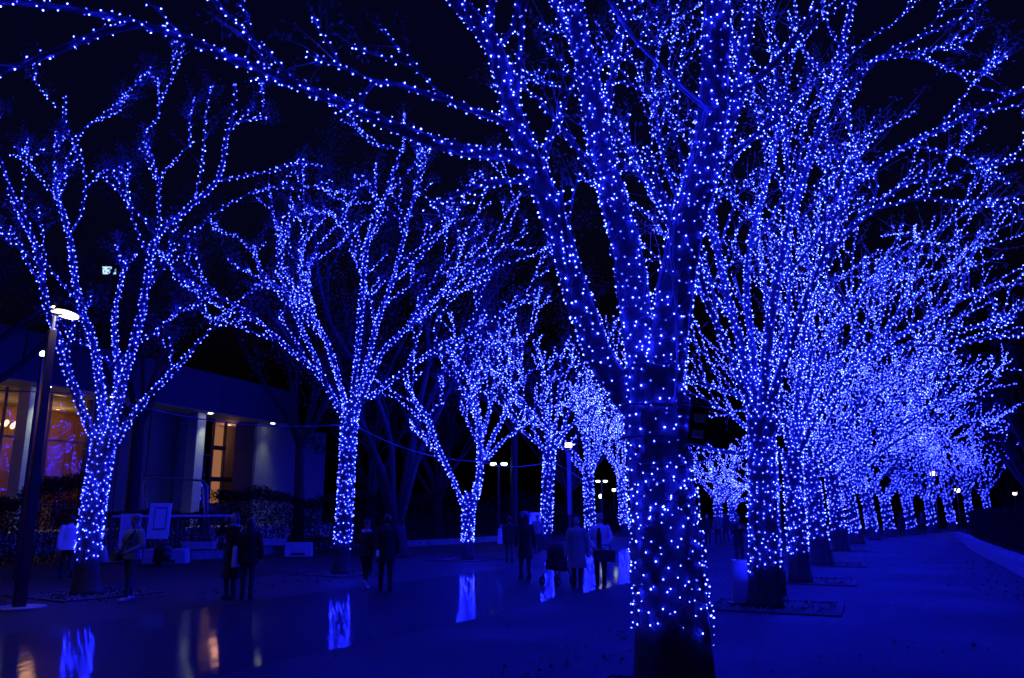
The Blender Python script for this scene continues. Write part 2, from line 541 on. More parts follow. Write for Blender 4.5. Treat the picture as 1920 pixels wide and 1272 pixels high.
def traced(d0, spec, step=.25):
    """spec: (r0, r1, dstart, dend, [(px,py)...]) -> branch n x 4"""
    r0, r1, a, b, pts = spec
    r0, r1 = (r0 * .56, r1 * .5) if d0 > 10 else (r0 * .74, r1 * .72)
    n = len(pts)
    P = np.array([np.append(W(x, y, d0 + a + (b - a) * (i / (n - 1))), r0 + (r1 - r0) * (i / (n - 1))) for i, (x, y) in enumerate(pts)])
    return smooth_path(P, step)
def trunk_traced(d0, rows):
    """rows: (px, py, r); the first row stands on the ground under its pixel column"""
    P = [np.append(W(x, y, d0), r * (.87 if d0 < 10 else .82)) for x, y, r in rows]
    P = np.array(P)
    b = P[0].copy(); b[2] = 0.0
    P = np.concatenate([b[None], P[1:]]) if P[0][2] < .1 else np.concatenate([b[None], P])
    return P

LG, RG = 'zelkova trees lining the left side of the avenue', 'zelkova trees lining the right side of the avenue'
LLG, RLG = 'blue string lights on the left row of trees', 'blue string lights on the right row of trees'

# ---- nearest tree, right row
d = 7.85
tr = trunk_traced(d, [(1266, 1300, .40), (1262, 1180, .395), (1246, 980, .36), (1232, 820, .34), (1226, 740, .36), (1220, 690, .34)])
L_ = [
    (.19, .09, 0, -.7, [(1195, 770), (1135, 690), (1088, 570), (1046, 430), (1008, 330), (962, 215), (935, 110), (900, 50), (845, -10), (800, -60)]),
    (.09, .03, -.33, -1.9, [(1002, 315), (950, 292), (880, 284), (800, 262), (700, 220), (560, 160), (440, 112), (345, 72), (250, 42), (120, 15), (-40, 0)]),
    (.045, .025, -1.7, -2.1, [(262, 46), (190, 62), (110, 95), (40, 122), (-40, 150)]),
    (.05, .02, -.36, -1.2, [(978, 250), (930, 222), (880, 205), (800, 176), (705, 152), (675, 195), (632, 216)]),
    (.05, .02, -.42, -.1, [(950, 175), (928, 100), (962, 55), (974, 0), (982, -50)]),
    (.05, .02, -.31, -.9, [(1012, 340), (960, 340), (905, 345), (850, 368), (795, 392)]),
    (.24, .125, .05, .5, [(1222, 760), (1195, 610), (1178, 480), (1150, 370), (1122, 260), (1105, 150), (1085, 60), (1065, -60)]),
    (.08, .04, .3, 1.0, [(1110, 170), (1070, 70), (1030, -20), (1010, -70)]),
    (.06, .03, .3, .9, [(1125, 260), (1150, 130), (1165, 60), (1185, -40)]),
    (.27, .17, 0, -.3, [(1240, 760), (1262, 570), (1288, 430), (1325, 290), (1340, 150), (1346, 0), (1350, -80)]),
    (.12, .06, -.1, .3, [(1325, 300), (1378, 200), (1398, 80), (1415, -50)]),
    (.06, .025, -.1, -.8, [(1345, 200), (1430, 140), (1500, 60), (1560, -40)]),
]
near = make_tree(11, tr[0][:3], d, tr, [traced(d, x) for x in L_],
    'nearest and thickest tree with a forked trunk beside the kerbed pit', 'sparse looking large blue bulbs wound round the nearest forked trunk', RG, RLG,
    s=.100, smin=.075, bulb_r=.0086, wrap0=.62, sub=(4.5, .26), sub2=(1, .45), twigs=3, leaves=1400, limb_s=.104, limb_smin=.058)

# ---- first tree of the left row, behind the lamp post
d = 17.6
tr = trunk_traced(d, [(160, 1112, .29), (166, 1030, .285), (176, 940, .28), (188, 870, .27), (197, 815, .29)])
L_ = [
    (.15, .06, 0, -1.5, [(190, 850), (150, 760), (125, 690), (104, 620), (84, 560), (75, 490), (52, 425), (22, 365), (2, 305), (-35, 240)]),
    (.06, .03, -.9, -1.5, [(78, 510), (40, 462), (0, 430), (-40, 400)]),
    (.15, .04, 0, .8, [(196, 835), (190, 740), (174, 640), (150, 570), (136, 490), (130, 440), (114, 390), (104, 345), (145, 290), (122, 235), (122, 182)]),
    (.05, .02, .6, .2, [(132, 440), (152, 400), (160, 340), (150, 280)]),
    (.05, .02, .6, 1.5, [(118, 385), (80, 340), (45, 300), (20, 290)]),
    (.13, .04, 0, 1.6, [(203, 820), (222, 710), (214, 610), (225, 540), (240, 490), (255, 480)]),
    (.16, .05, 0, -.6, [(200, 840), (230, 720), (260, 610), (278, 520), (292, 445), (340, 400), (408, 338), (425, 255), (440, 205), (440, 160)]),
    (.06, .02, -.3, -1.4, [(290, 440), (248, 385), (205, 345), (172, 322)]),
    (.06, .02, -.3, .7, [(296, 520), (330, 460), (380, 420), (425, 385), (500, 352), (560, 355), (622, 338)]),
    (.05, .02, -.3, -.9, [(405, 340), (460, 330), (520, 318), (558, 305)]),
    (.05, .02, -.5, -.1, [(430, 230), (470, 225), (510, 200)]),
    (.13, .03, 0, -1.0, [(205, 845), (270, 752), (338, 682), (392, 620), (432, 585)]),
    (.05, .02, 0, -.6, [(205, 690), (265, 640), (312, 605), (335, 575)]),
    (.05, .018, .5, .9, [(110, 340), (150, 250), (200, 210), (262, 150)]),
    (.05, .02, 0, 1.5, [(300, 430), (300, 340), (330, 300), (362, 265)]),
    (.05, .02, .6, -.3, [(302, 350), (282, 290), (272, 245), (292, 228), (302, 185), (322, 150), (338, 110), (346, 70)]),
]
make_tree(21, tr[0][:3], d, tr, [traced(d, x) for x in L_],
    'wide forking tree standing just right of the tall lamp post', 'blue lights wound round the tree beside the tall lamp post', LG, LLG,
    s=.128, smin=.085, bulb_r=.0118, wrap0=.72, sub=(2.8, .24), sub2=(1, .4), twigs=5, leaves=7000)

# ---- second tree of the left row
d = 23.3
tr = trunk_traced(d, [(638, 1074, .27), (645, 980, .27), (650, 890, .265), (655, 800, .27), (660, 760, .28)])
L_ = [
    (.13, .04, 0, -1.2, [(648, 790), (600, 705), (548, 660), (462, 585), (400, 552), (330, 515), (300, 470)]),
    (.11, .03, -.3, .8, [(612, 720), (570, 625), (535, 545), (520, 470), (532, 405)]),
    (.06, .02, .1, 1.2, [(540, 560), (500, 525), (470, 548), (440, 570), (420, 600)]),
    (.05, .02, .1, .8, [(528, 540), (490, 510), (470, 470), (440, 440)]),
    (.12, .03, 0, 1.6, [(652, 780), (622, 665), (592, 600), (565, 520), (568, 450), (560, 400)]),
    (.10, .03, .2, 2.4, [(655, 770), (625, 690), (610, 640), (570, 560), (590, 470), (640, 420)]),
    (.14, .04, 0, -1.4, [(660, 770), (672, 640), (680, 540), (690, 450), (712, 400), (738, 320), (750, 282), (702, 272), (672, 245)]),
    (.14, .04, 0, .7, [(668, 770), (706, 610), (735, 530), (757, 450), (775, 380), (780, 335)]),
    (.10, .03, .2, -.4, [(735, 530), (790, 480), (840, 420), (870, 370)]),
    (.14, .03, 0, -.8, [(672, 760), (718, 660), (768, 611), (825, 552), (870, 500), (918, 470), (960, 415), (975, 360)]),
    (.07, .02, -.2, .6, [(760, 620), (800, 545), (850, 470), (895, 400), (920, 380)]),
    (.06, .02, -.3, -1.2, [(828, 552), (880, 540), (930, 500), (1000, 480)]),
    (.12, .03, 0, -1.6, [(680, 755), (760, 695), (822, 652), (900, 612), (960, 580), (1012, 540)]),
    (.05, .02, -.8, -.3, [(820, 655), (850, 690), (862, 730)]),
    (.05, .02, -.8, -1.2, [(822, 652), (815, 610), (850, 560), (900, 520)]),
    (.06, .02, .3, .5, [(690, 470), (640, 410), (600, 400), (560, 370)]),
    (.06, .02, .4, .9, [(760, 450), (740, 400), (690, 380), (650, 385)]),
]
make_tree(31, tr[0][:3], d, tr, [traced(d, x) for x in L_],
    'broad vase shaped tree with fanning limbs, second of the left row', 'dense blue lights wound round the broad fanning tree, second of the left row', LG, LLG,
    s=.135, smin=.095, bulb_r=.0132, wrap0=.72, sub=(4.5, .32), sub2=(2, .42), twigs=3, leaves=6500)

def vase_limbs(seed, top, nl, length, incl=(22, 46), r0=.12, up=.035, az0=None):
    rng = np.random.RandomState(seed)
    out = []
    a0 = rng.uniform(0, 6.28) if az0 is None else az0
    for i in range(nl):
        az = a0 + i * 2 * math.pi / nl + rng.uniform(-.3, .3)
        inc = R(rng.uniform(*incl)) * (1.0 if i % 3 else .55)
        dv = (math.sin(inc) * math.cos(az), math.sin(inc) * math.sin(az), math.cos(inc))
        st = top - np.array([0, 0, rng.uniform(.1, .6)])
        out.append(grow(rng, st, dv, length * rng.uniform(.8, 1.15), r0 * rng.uniform(.8, 1.1), .025, step=.35, wander=.14, up=up))
    return out

# ---- third tree of the left row (low fork)
d = 29.5
tr = trunk_traced(d, [(877, 1049, .25), (877, 1000, .25), (880, 945, .27), (884, 925, .26)])
L_ = [
    (.16, .05, 0, -1.2, [(872, 955), (845, 890), (820, 835), (800, 780), (772, 748), (775, 715), (790, 700)]),
    (.05, .02, -1, -.6, [(802, 785), (812, 765), (832, 755)]),
    (.24, .1, 0, .6, [(888, 945), (900, 880), (898, 800), (888, 730), (870, 690), (830, 640)]),
    (.13, .04, .2, -.8, [(905, 860), (940, 790), (965, 740), (990, 700), (1030, 680)]),
    (.11, .04, .2, 1.6, [(900, 840), (920, 760), (930, 700), (960, 640)]),
    (.11, .03, .2, -1.6, [(905, 870), (950, 820), (985, 800), (1000, 770)]),
    (.09, .03, .3, .8, [(893, 780), (870, 730), (842, 700), (830, 690)]),
    (.08, .03, .3, 1.6, [(890, 740), (900, 680), (880, 640), (905, 600)]),
    (.08, .02, .4, 1.2, [(940, 790), (975, 720), (980, 650), (1005, 600), (1010, 560)]),
]
make_tree(41, tr[0][:3], d, tr, [traced(d, x) for x in L_],
    'low forked tree with a bare lower left arm, third of the left row', 'dense blue lights on the low forked tree, third of the left row', LG, LLG,
    s=.145, smin=.105, bulb_r=.015, wrap0=.62, sub=(6, .36), sub2=(2, .42), twigs=2, leaves=3000)

# ---- remaining trees of the left row
LEFT = [  # px, py, distance, radius, fork height, limb length, limbs, bulb radius
    (1022, 1030, 37.5, .27, 4.4, 5.0, 7, .029, 'fourth of the left row, left of the pale coat'),
    (1108, 1016, 45.5, .29, 3.9, 5.2, 8, .032, 'fifth of the left row, behind the handbag'),
    (1171, 1008, 54.0, .28, 4.0, 5.5, 7, .034, 'sixth of the left row, half hidden by the nearest trunk'),
]
for i, (px, py, dd, r, fh, ll, nl, br, ph) in enumerate(LEFT):
    b = W(px, py, dd); b[2] = 0
    lean = (.25 if i < 1 else -.1)
    top = b + np.array([lean, 0, fh])
    tr = np.array([[*b, r], [*(b + (top - b) * .4), r * .95], [*(b + (top - b) * .8), r * .95], [*top, r]])
    make_tree(51 + i, b, dd, tr, vase_limbs(151 + i, top, nl, ll, (22, 52), r * .36), 'lit tree ' + ph, 'dense blue lights, ' + ph, LG, LLG,
        s=.18, smin=.15, bulb_r=br * .6, wrap0=.62, sub=(6, .36), sub2=(2, .42), twigs=1, leaves=600)
# far pair seen past the nearest trunk, where the avenue bends
for i, (px, dd, off, ph) in enumerate([(1347, 66, 0, 'leftmost of the far pair seen between the two nearest right trunks'), (1374, 70, 0, 'rightmost of the far pair seen between the two nearest right trunks')]):
    b = W(px, 1000, dd); b[2] = 0
    top = b + np.array([.1, 0, 2.6])
    tr = np.array([[*b, .32], [*(b + (top - b) * .5), .3], [*top, .34]])
    make_tree(71 + i, b, dd, tr, vase_limbs(171 + i, top, 9, 4.6, (30, 75), .17), 'far lit tree, ' + ph, 'far blue lights, ' + ph, LG, LLG,
        s=.24, smin=.21, bulb_r=.021, wrap0=.6, sub=(6, .34), sub2=(2, .45), twigs=0, leaves=0)

# ---- second tree of the right row
d = 15.4
tr = trunk_traced(d, [(1436, 1138, .335), (1434, 1040, .325), (1430, 930, .315), (1428, 830, .30), (1428, 780, .31)])
L_ = [
    (.2, .07, 0, -.4, [(1428, 800), (1440, 640), (1470, 460), (1515, 310), (1560, 160), (1598, 10), (1615, -60)]),
    (.16, .04, 0, -1.6, [(1434, 790), (1490, 620), (1545, 480), (1590, 360), (1680, 285), (1780, 235), (1880, 185), (1990, 140)]),
    (.07, .03, -.8, -2.0, [(1555, 470), (1640, 392), (1700, 345), (1790, 328), (1870, 310), (1980, 280)]),
    (.05, .025, -1.2, -2.0, [(1650, 390), (1730, 372), (1800, 378), (1870, 386), (1980, 370)]),
    (.07, .025, -.3, -1.2, [(1548, 190), (1630, 118), (1700, 80), (1770, 50), (1850, 0), (1900, -40)]),
    (.05, .02, -.4, -1.0, [(1600, 140), (1670, 105), (1740, 115), (1790, 135), (1840, 165), (1900, 180)]),
    (.05, .02, -.2, -.9, [(1572, 130), (1620, 80), (1680, 40), (1740, -20)]),
    (.18, .05, 0, .7, [(1422, 790), (1390, 650), (1360, 540), (1340, 430), (1330, 330), (1330, 250)]),
    (.14, .04, 0, 1.8, [(1425, 790), (1410, 650), (1400, 520), (1420, 400), (1450, 300), (1470, 180), (1500, 60)]),
    (.1, .03, 0, .8, [(1430, 780), (1470, 650), (1480, 520), (1475, 400), (1480, 260)]),
    (.07, .02, -.4, -1.4, [(1520, 540), (1590, 430), (1640, 370), (1640, 330), (1600, 290)]),
    (.13, .03, 0, -1.0, [(1422, 800), (1345, 610), (1270, 450), (1215, 350), (1165, 300), (1120, 285)]),
    (.09, .02, -.4, -1.4, [(1330, 580), (1292, 420), (1275, 290), (1235, 190), (1165, 155), (1130, 170)]),
    (.09, .02, -.6, -1.6, [(1262, 440), (1180, 270), (1090, 150), (1010, 135), (960, 150)]),
    (.07, .02, -.5, .5, [(1292, 430), (1245, 300), (1225, 130), (1260, 40), (1290, -30)]),
    (.07, .02, .3, 1.5, [(1345, 480), (1300, 330), (1290, 240), (1240, 260), (1220, 250)]),
]
make_tree(81, tr[0][:3], d, tr, [traced(d, x) for x in L_],
    'tall tree beside the white board, second of the right row', 'blue lights on the tall trunk beside the white board, second of the right row', RG, RLG,
    s=.125, smin=.085, bulb_r=.0112, wrap0=.66, sub=(5.2, .36), sub2=(2, .42), twigs=3, leaves=5000)

# ---- third tree of the right row
d = 20.6
tr = trunk_traced(d, [(1500, 1090, .30), (1494, 1000, .285), (1488, 900, .28), (1486, 850, .29)])
L_ = [
    (.14, .04, 0, -1.6, [(1488, 870), (1545, 760), (1620, 680), (1700, 650), (1780, 648), (1850, 635), (1915, 612)]),
    (.06, .02, -.8, -1.4, [(1690, 652), (1760, 620), (1830, 612), (1905, 596)]),
    (.15, .03, 0, -1.2, [(1490, 865), (1560, 740), (1640, 660), (1720, 610), (1790, 565), (1812, 510), (1830, 460), (1870, 440)]),
    (.05, .02, -1, -1.8, [(1790, 565), (1850, 540), (1900, 510), (1960, 480)]),
    (.15, .03, 0, .6, [(1488, 860), (1530, 700), (1580, 590), (1640, 520), (1720, 460), (1780, 420), (1830, 390)]),
    (.15, .03, 0, 1.4, [(1486, 860), (1500, 700), (1520, 560), (1560, 440), (1600, 350)]),
    (.12, .03, 0, .5, [(1484, 860), (1460, 720), (1440, 600), (1430, 480), (1400, 380)]),
    (.1, .03, 0, 2.2, [(1486, 860), (1530, 740), (1600, 640), (1660, 560)]),
]
make_tree(91, tr[0][:3], d, tr, [traced(d, x) for x in L_],
    'spreading tree in the third pit of the right row', 'blue lights on the spreading tree, third of the right row', RG, RLG,
    s=.13, smin=.09, bulb_r=.013, wrap0=.66, sub=(6.2, .38), sub2=(2, .42), twigs=2, leaves=2000)

ORD = ['fourth', 'fifth', 'sixth', 'seventh', 'eighth', 'ninth', 'tenth', 'eleventh', 'twelfth', 'thirteenth']
RIGHT = [  # px, py, distance, radius, fork, limb length, n, lean x
    (1542, 1057, 27.0, .30, 3.3, 7.4, 8, -.2), (1578, 1030, 36.0, .30, 3.2, 7.2, 8, -.2), (1608, 1019, 43.0, .29, 2.9, 6.8, 8, -.3),
    (1640, 1012, 48.5, .31, 2.8, 6.4, 8, -.3), (1671, 1009, 53.5, .31, 2.5, 6.0, 8, -.2), (1713, 1005, 58.0, .31, 2.7, 5.2, 8, -.3),
    (1750, 1002, 62.5, .31, 2.4, 5.0, 8, -.1), (1789, 1000, 67.0, .31, 2.6, 5.0, 8, -.3), (1823, 998, 72.0, .28, 3.0, 5.0, 7, -.1),
    (1859, 997, 77.0, .29, 3.0, 5.2, 7, -.2)]
SPRAYS = {0: [(0, -1.5, [(1590, 785), (1660, 728), (1730, 702), (1805, 690)]), (0, .5, [(1600, 760), (1680, 690), (1740, 650), (1800, 610)]), (0, -1, [(1575, 740), (1640, 640), (1710, 560), (1790, 510)])],
          1: [(0, -2, [(1640, 822), (1720, 775), (1790, 745), (1860, 742)]), (0, -.5, [(1640, 800), (1720, 730), (1800, 715)])],
          2: [(0, -2, [(1670, 838), (1760, 795), (1870, 785)]), (0, 0, [(1665, 820), (1740, 760), (1830, 752)])],
          3: [(0, -2, [(1700, 855), (1790, 822), (1862, 802)])], 4: [(0, -1, [(1740, 865), (1820, 842), (1890, 850)])]}
for i, (px, py, dd, r, fh, ll, nl, lean) in enumerate(RIGHT):
    if i < 5: nl -= 2
    b = W(px, py, dd); b[2] = 0
    top = b + np.array([lean, 0, fh])
    tr = np.array([[*b, r * 1.05], [*(b + (top - b) * .45), r * .95], [*(b + (top - b) * .85), r * .92], [*top, r]])
    q = 'far' if i > 4 else 'slender'
    extra = []
    for (e0, e1, pts) in SPRAYS.get(i, ()):
        P = [np.append(top - np.array([0, 0, .25]), .075)]
        for j, (x, y) in enumerate(pts):
            P.append(np.append(W(x, y, dd + e0 + (e1 - e0) * (j + 1) / len(pts)), .06 - .045 * (j + 1) / len(pts)))
        extra.append(smooth_path(np.array(P), .3))
    make_tree(101 + i, b, dd, tr, vase_limbs(201 + i, top, nl, ll * (1.08 if i < 5 else 1), (24, 66) if i < 4 else (18, 50), r * .36) + extra,
        q + ' lit tree, %s from the front in the right row' % ORD[i], 'dense blue lights on the %s tree from the front in the right row' % ORD[i], RG, RLG,
        s=.15 + .012 * i, smin=.128 + .017 * i, bulb_r=min(.0205, .0138 + .0008 * i), wrap0=(.75 if i < 2 else .52), sub=(6 - .15 * i, .42), sub2=((2 if i < 4 else 1), .45), sub_lo=(.25 if i < 3 else .36), twigs=(1 if i < 4 else 0), leaves=(800 if i < 4 else 0))
print('BULBS', N_BULBS)


# ================================================================== TREE PITS, KERBS
def pit(px, py, w, dpt, rz, leaves=120, seed=0, at=None):
    c = G(px, py) if at is None else np.array(at, float)
    ca, sa = math.cos(rz), math.sin(rz)
    root = tag(empty('tree_pit', (c[0], c[1], 0), rz), kind='structure')
    s = MB(); s.box((0, 0, .004), (w, dpt, .012)); tag(s.build('soil', M['soil'], root))
    k = .13
    for (x0, y0, x1, y1) in ((-1, -1, 1, -1), (-1, 1, 1, 1), (-1, -1, -1, 1), (1, -1, 1, 1)):
        horiz = y0 == y1
        Ln = (w if horiz else dpt)
        nst = max(2, int(round(Ln / .6)))
        for i in range(nst):
            t = (i + .5) / nst - .5
            m = MB()
            if horiz: m.box((t * (w + 2 * k), y0 * (dpt / 2 + k / 2), .004), ((w + 2 * k) / nst - .008, k, .045))
            else: m.box((x0 * (w / 2 + k / 2), t * dpt, .004), (k, dpt / nst - .008, .045))
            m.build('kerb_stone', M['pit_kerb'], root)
    rng = np.random.RandomState(500 + seed)
    P = np.stack([rng.uniform(-w / 2, w / 2, leaves), rng.uniform(-dpt / 2, dpt / 2, leaves), rng.uniform(.012, .04, leaves)], 1)
    v, q = flat_leaves(rng, P, .04)
    o = bpy.data.objects.new('leaf_litter', raw_mesh('leaf_litter', v, q, M['litter'], 4)); link(o, root); tag(o, kind='stuff')
    return root
def flat_leaves(rng, P, size):
    n = len(P)
    a = rng.uniform(0, 6.28, n); tilt = rng.normal(0, .45, (n, 2))
    A = np.stack([np.cos(a), np.sin(a), tilt[:, 0]], 1); B = np.stack([-np.sin(a), np.cos(a), tilt[:, 1]], 1)
    s = (size * rng.uniform(.6, 1.4, n))[:, None]
    v = np.stack([P - A * s, P + B * s * .5, P + A * s + [0, 0, .012], P - B * s * .5], 1)
    v[:, :, 2] = np.maximum(v[:, :, 2], .006)
    return v.reshape(-1, 3), np.arange(n * 4).reshape(-1, 4)
def tree_dir(px, py): return G(px, py)
b1 = W(1266, 1300, 7.85); b2 = G(1436, 1138); b3 = G(1500, 1090); b4 = W(1542, 1057, 27.0); b5 = W(1578, 1030, 36.0)
row_rz = math.atan2(b3[1] - b1[1], b3[0] - b1[0]) - math.pi / 2
for i, b in enumerate((b1, b2, b3, b4, b5)):
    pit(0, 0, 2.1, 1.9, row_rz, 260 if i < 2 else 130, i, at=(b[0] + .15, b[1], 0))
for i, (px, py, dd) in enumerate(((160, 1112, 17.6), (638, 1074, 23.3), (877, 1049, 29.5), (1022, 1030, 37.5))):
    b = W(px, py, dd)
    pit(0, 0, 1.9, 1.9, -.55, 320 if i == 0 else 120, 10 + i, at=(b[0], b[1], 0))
# leaves blown over the paving
rng = np.random.RandomState(77)
def litter(name, pts_px, n, spread, size):
    C = np.array([G(*p) for p in pts_px]); idx = rng.randint(0, len(C), n)
    t = rng.uniform(0, 1, (n, 1)); j = np.minimum(idx + 1, len(C) - 1)
    P = C[idx] * (1 - t) + C[j] * t + rng.normal(0, 1, (n, 3)) * np.array([spread, spread, 0])
    P[:, 2] = rng.uniform(.008, .03, n)
    v, q = flat_leaves(rng, P, size)
    o = bpy.data.objects.new(name, raw_mesh(name, v, q, M['litter'], 4)); link(o)
    return tag(o, 'loose withered leaves scattered over the dark paving', 'leaves', kind='stuff')
litter('fallen_leaves', [(1000, 1272), (1100, 1220), (1180, 1180), (1350, 1110), (1380, 1080)], 260, .35, .035)
litter('fallen_leaves', [(1820, 1050), (1880, 1085), (1960, 1120)], 500, .6, .035)
litter('fallen_leaves', [(60, 1125), (160, 1125), (260, 1115), (400, 1120), (560, 1090)], 260, .7, .035)
litter('fallen_leaves', [(1000, 1200), (1500, 1250), (1800, 1200), (1750, 1060)], 130, 1.3, .03)

def kerb_line(pts_px, w, h, label, step=1.2, mat='kerb'):
    C = np.array([G(*p) for p in pts_px]); C[:, 2] = 0
    P = smooth_path(np.concatenate([C, np.zeros((len(C), 1))], 1), .3)[:, :3]
    arc = np.concatenate([[0], np.cumsum(np.linalg.norm(np.diff(P, axis=0), axis=1))])
    n = int(arc[-1] / step)
    root = thing('kerb', label, 'kerb', P[0])
    for i in range(n):
        a = np.array([np.interp(arc[-1] * i / n, arc, P[:, k]) for k in range(3)])
        b = np.array([np.interp(arc[-1] * (i + 1) / n, arc, P[:, k]) for k in range(3)])
        m = MB(); dv = b - a
        m.box((a + b) / 2 - P[0] + np.array([0, 0, h / 2]), (np.linalg.norm(dv) - .012, w, h), math.atan2(dv[1], dv[0]))
        m.build('kerb_stone', M[mat], root)
    return root
kerb_line([(-120, 1032), (60, 1028), (330, 1050), (600, 1029), (740, 1026), (862, 1020), (937, 1014)], .35, .28, 'low pale kerb running behind the left row of trees')

# ---- curved low wall and hedge on the right
wall_pts = [(1812, 1018), (1828, 1030), (1860, 1047), (1900, 1066), (1960, 1098), (2040, 1150)]
C = np.array([G(*p) for p in wall_pts]); C[:, 2] = 0
end = C[0] + np.array([4.0, 5.5, 0]); endb = C[0] + np.array([.7, 2.2, 0])
WP = smooth_path(np.concatenate([np.array([end, endb] + list(C)), np.zeros((len(C) + 2, 1))], 1), .3)[:, :3]
arc = np.concatenate([[0], np.cumsum(np.linalg.norm(np.diff(WP, axis=0), axis=1))])
root = thing('planter_wall', 'low curved stone wall under the dark hedge at right', 'wall', WP[0])
for cz, (z0, hh, wd) in enumerate(((0, .24, .42), (.25, .2, .36))):
    nn = int(arc[-1] / 1.1)
    for i in range(nn):
        o_ = .5 * cz
        a = np.array([np.interp(arc[-1] * min(1, (i + o_) / nn), arc, WP[:, k]) for k in range(3)])
        b = np.array([np.interp(arc[-1] * min(1, (i + 1 + o_) / nn), arc, WP[:, k]) for k in range(3)])
        if np.linalg.norm(b - a) < .3: continue
        dv = b - a; m = MB()
        m.box((a + b) / 2 - WP[0] + np.array([0, 0, z0 + hh / 2]), (np.linalg.norm(dv) - .008, wd, hh), math.atan2(dv[1], dv[0]))
        m.build('stone', M['kerb'], root, bevel=.012)
def hedge(name, path, width, z0, z1, n, label, leaf=.05, seed=0, bump=.25):
    """clipped or wild shrub mass along a path: leaves through its volume round a dark woody core"""
    rg = np.random.RandomState(900 + seed)
    P = np.asarray(path, float)
    ac = np.concatenate([[0], np.cumsum(np.linalg.norm(np.diff(P, axis=0), axis=1))])
    base = P[0].copy()
    root = thing(name, label, 'hedge', base)
    t = rg.uniform(0, ac[-1], n)
    c = np.stack([np.interp(t, ac, P[:, k]) for k in range(3)], 1)
    off = rg.uniform(-1, 1, n); hz = rg.uniform(0, 1, n)
    top = 1 + bump * (np.sin(t * 1.7 + seed) * .5 + np.sin(t * .6 + 2 * seed) * .6 + np.sin(t * 4.1) * .25)
    edge = rg.uniform(0, 1, n) < .6
    hz = np.where(edge & (rg.uniform(0, 1, n) < .5), rg.uniform(.88, 1.06, n), hz)
    off = np.where(edge & (hz < .88), np.sign(off) * rg.uniform(.85, 1.05, n), off)
    i = np.clip(np.searchsorted(ac, t), 1, len(P) - 1)
    dv = P[i] - P[i - 1]; dv /= (np.linalg.norm(dv, axis=1)[:, None] + 1e-9)
    nr = np.stack([-dv[:, 1], dv[:, 0], 0 * dv[:, 0]], 1)
    c = c + nr * (off * width / 2)[:, None]
    c[:, 2] = z0 + (z1 - z0) * hz * top
    v, q = leaf_cloud(rg, c - base, leaf, .03)
    o = bpy.data.objects.new('leaves', raw_mesh('leaves', v, q, M['evergreen'], 4)); link(o, root); tag(o, kind='stuff')
    st = MB()
    for k in np.arange(.2, ac[-1], .35):
        p = np.array([np.interp(k, ac, P[:, j]) for j in range(3)]) - base
        for _ in range(3):
            e = p + np.array([rg.normal(0, width * .2), rg.normal(0, width * .2), z0 - base[2] + (z1 - z0) * rg.uniform(.5, .9)])
            st.tube([p + np.array([0, 0, z0 - base[2]]), (p + e) / 2 + rg.normal(0, .05, 3), e], [.018, .012, .006], 4, cap=False)
    tag(st.build('stems', M['bark_dark'], root), kind='stuff')
    return root
nrm = np.gradient(WP, axis=0); nrm /= np.linalg.norm(nrm, axis=1)[:, None]
side = np.stack([-nrm[:, 1], nrm[:, 0], 0 * nrm[:, 0]], 1)
mid = len(WP) // 2
if side[mid][0] < 0: side = -side
hedge('hedge', WP + side * 1.0, 1.3, .3, 1.6, 30000, 'dark clipped hedge behind the curved low wall at right', .045, 1, .1)
hedge('hedge', (WP + side * 3.2)[mid // 2:], 2.4, .2, 2.3, 16000, 'taller dark shrubs rising behind the clipped hedge at right', .06, 2, .3)

# ================================================================== BUILDING on the left
ZS, ZR, ZP, YB = 6.9, 8.9, .85, 2.2
A = G(-10, 704, ZS); B = G(482, 786, ZS)
uv = (B - A)[:2]; LEN = float(np.linalg.norm(uv)); uv /= LEN
brz = math.atan2(uv[1], uv[0])
nb = np.array([-uv[1], uv[0]])
def bl(px, py, off):
    r = ray(px, py); o = np.array([0, 0, CAMH])
    t = ((A[:2] + nb * off - o[:2]) @ nb) / (r[:2] @ nb)
    p = o + r * t
    return float((p[:2] - A[:2]) @ uv), float(p[2])
def bz(px, py, z):
    p = G(px, py, z)
    return float((p[:2] - A[:2]) @ uv), float((p[:2] - A[:2]) @ nb)
M['fascia'] = pmat('fascia_concrete', (.10, .10, .11), .85, .12, 1.5, .2, 20)
M['soffit'] = pmat('soffit_panel', (.33, .33, .34), .8, .06, 3)
M['panelw'] = pmat('wall_panel', (.085, .095, .095), .55, .1, 2.5)
M['column'] = pmat('column_stone', (.38, .40, .38), .6, .1, 6, .2, 40)
M['mullion'] = pmat('mullion', (.03, .028, .028), .4)
M['wood'] = pmat('warm_wood_wall', (.30, .15, .07), .5, .25, 3, stretch=(3, 3, .3))
M['brick'] = brickmat('pale_brick', (.34, .26, .22), (.28, .21, .18), (.2, .18, .16))
M['brick2'] = brickmat('grey_brick', (.26, .27, .26), (.22, .23, .22), (.16, .16, .16))
M['lamp_green'] = emat('downlight_lens', (1.0, .97, .72), 14)
M['lamp_warm'] = emat('warm_lens', (1.0, .62, .30), 4)
M['lamp_white'] = emat('white_lens', (1.0, .86, .70), 9)
M['lamp_cool'] = emat('cool_lens', (.80, 1.0, .90), 6)
M['lamp_dim'] = emat('dim_cool_lens', (.45, .75, 1.0), 1.3)
M['chandelier'] = emat('chandelier_glow', (1.0, .6, .26), 5)
hall = thing('hall_building', 'low concrete hall with deep flat roof, columns and lit interior at left', 'building', (A[0], A[1], 0), brz)
def bbox(name, mat, x0, x1, y0, y1, z0, z1, parent=hall, bevel=0):
    m = MB(); m.box(((x0 + x1) / 2, (y0 + y1) / 2, (z0 + z1) / 2), (x1 - x0, y1 - y0, z1 - z0))
    return m.build(name, mat, parent, bevel=bevel)
XE = 20.2
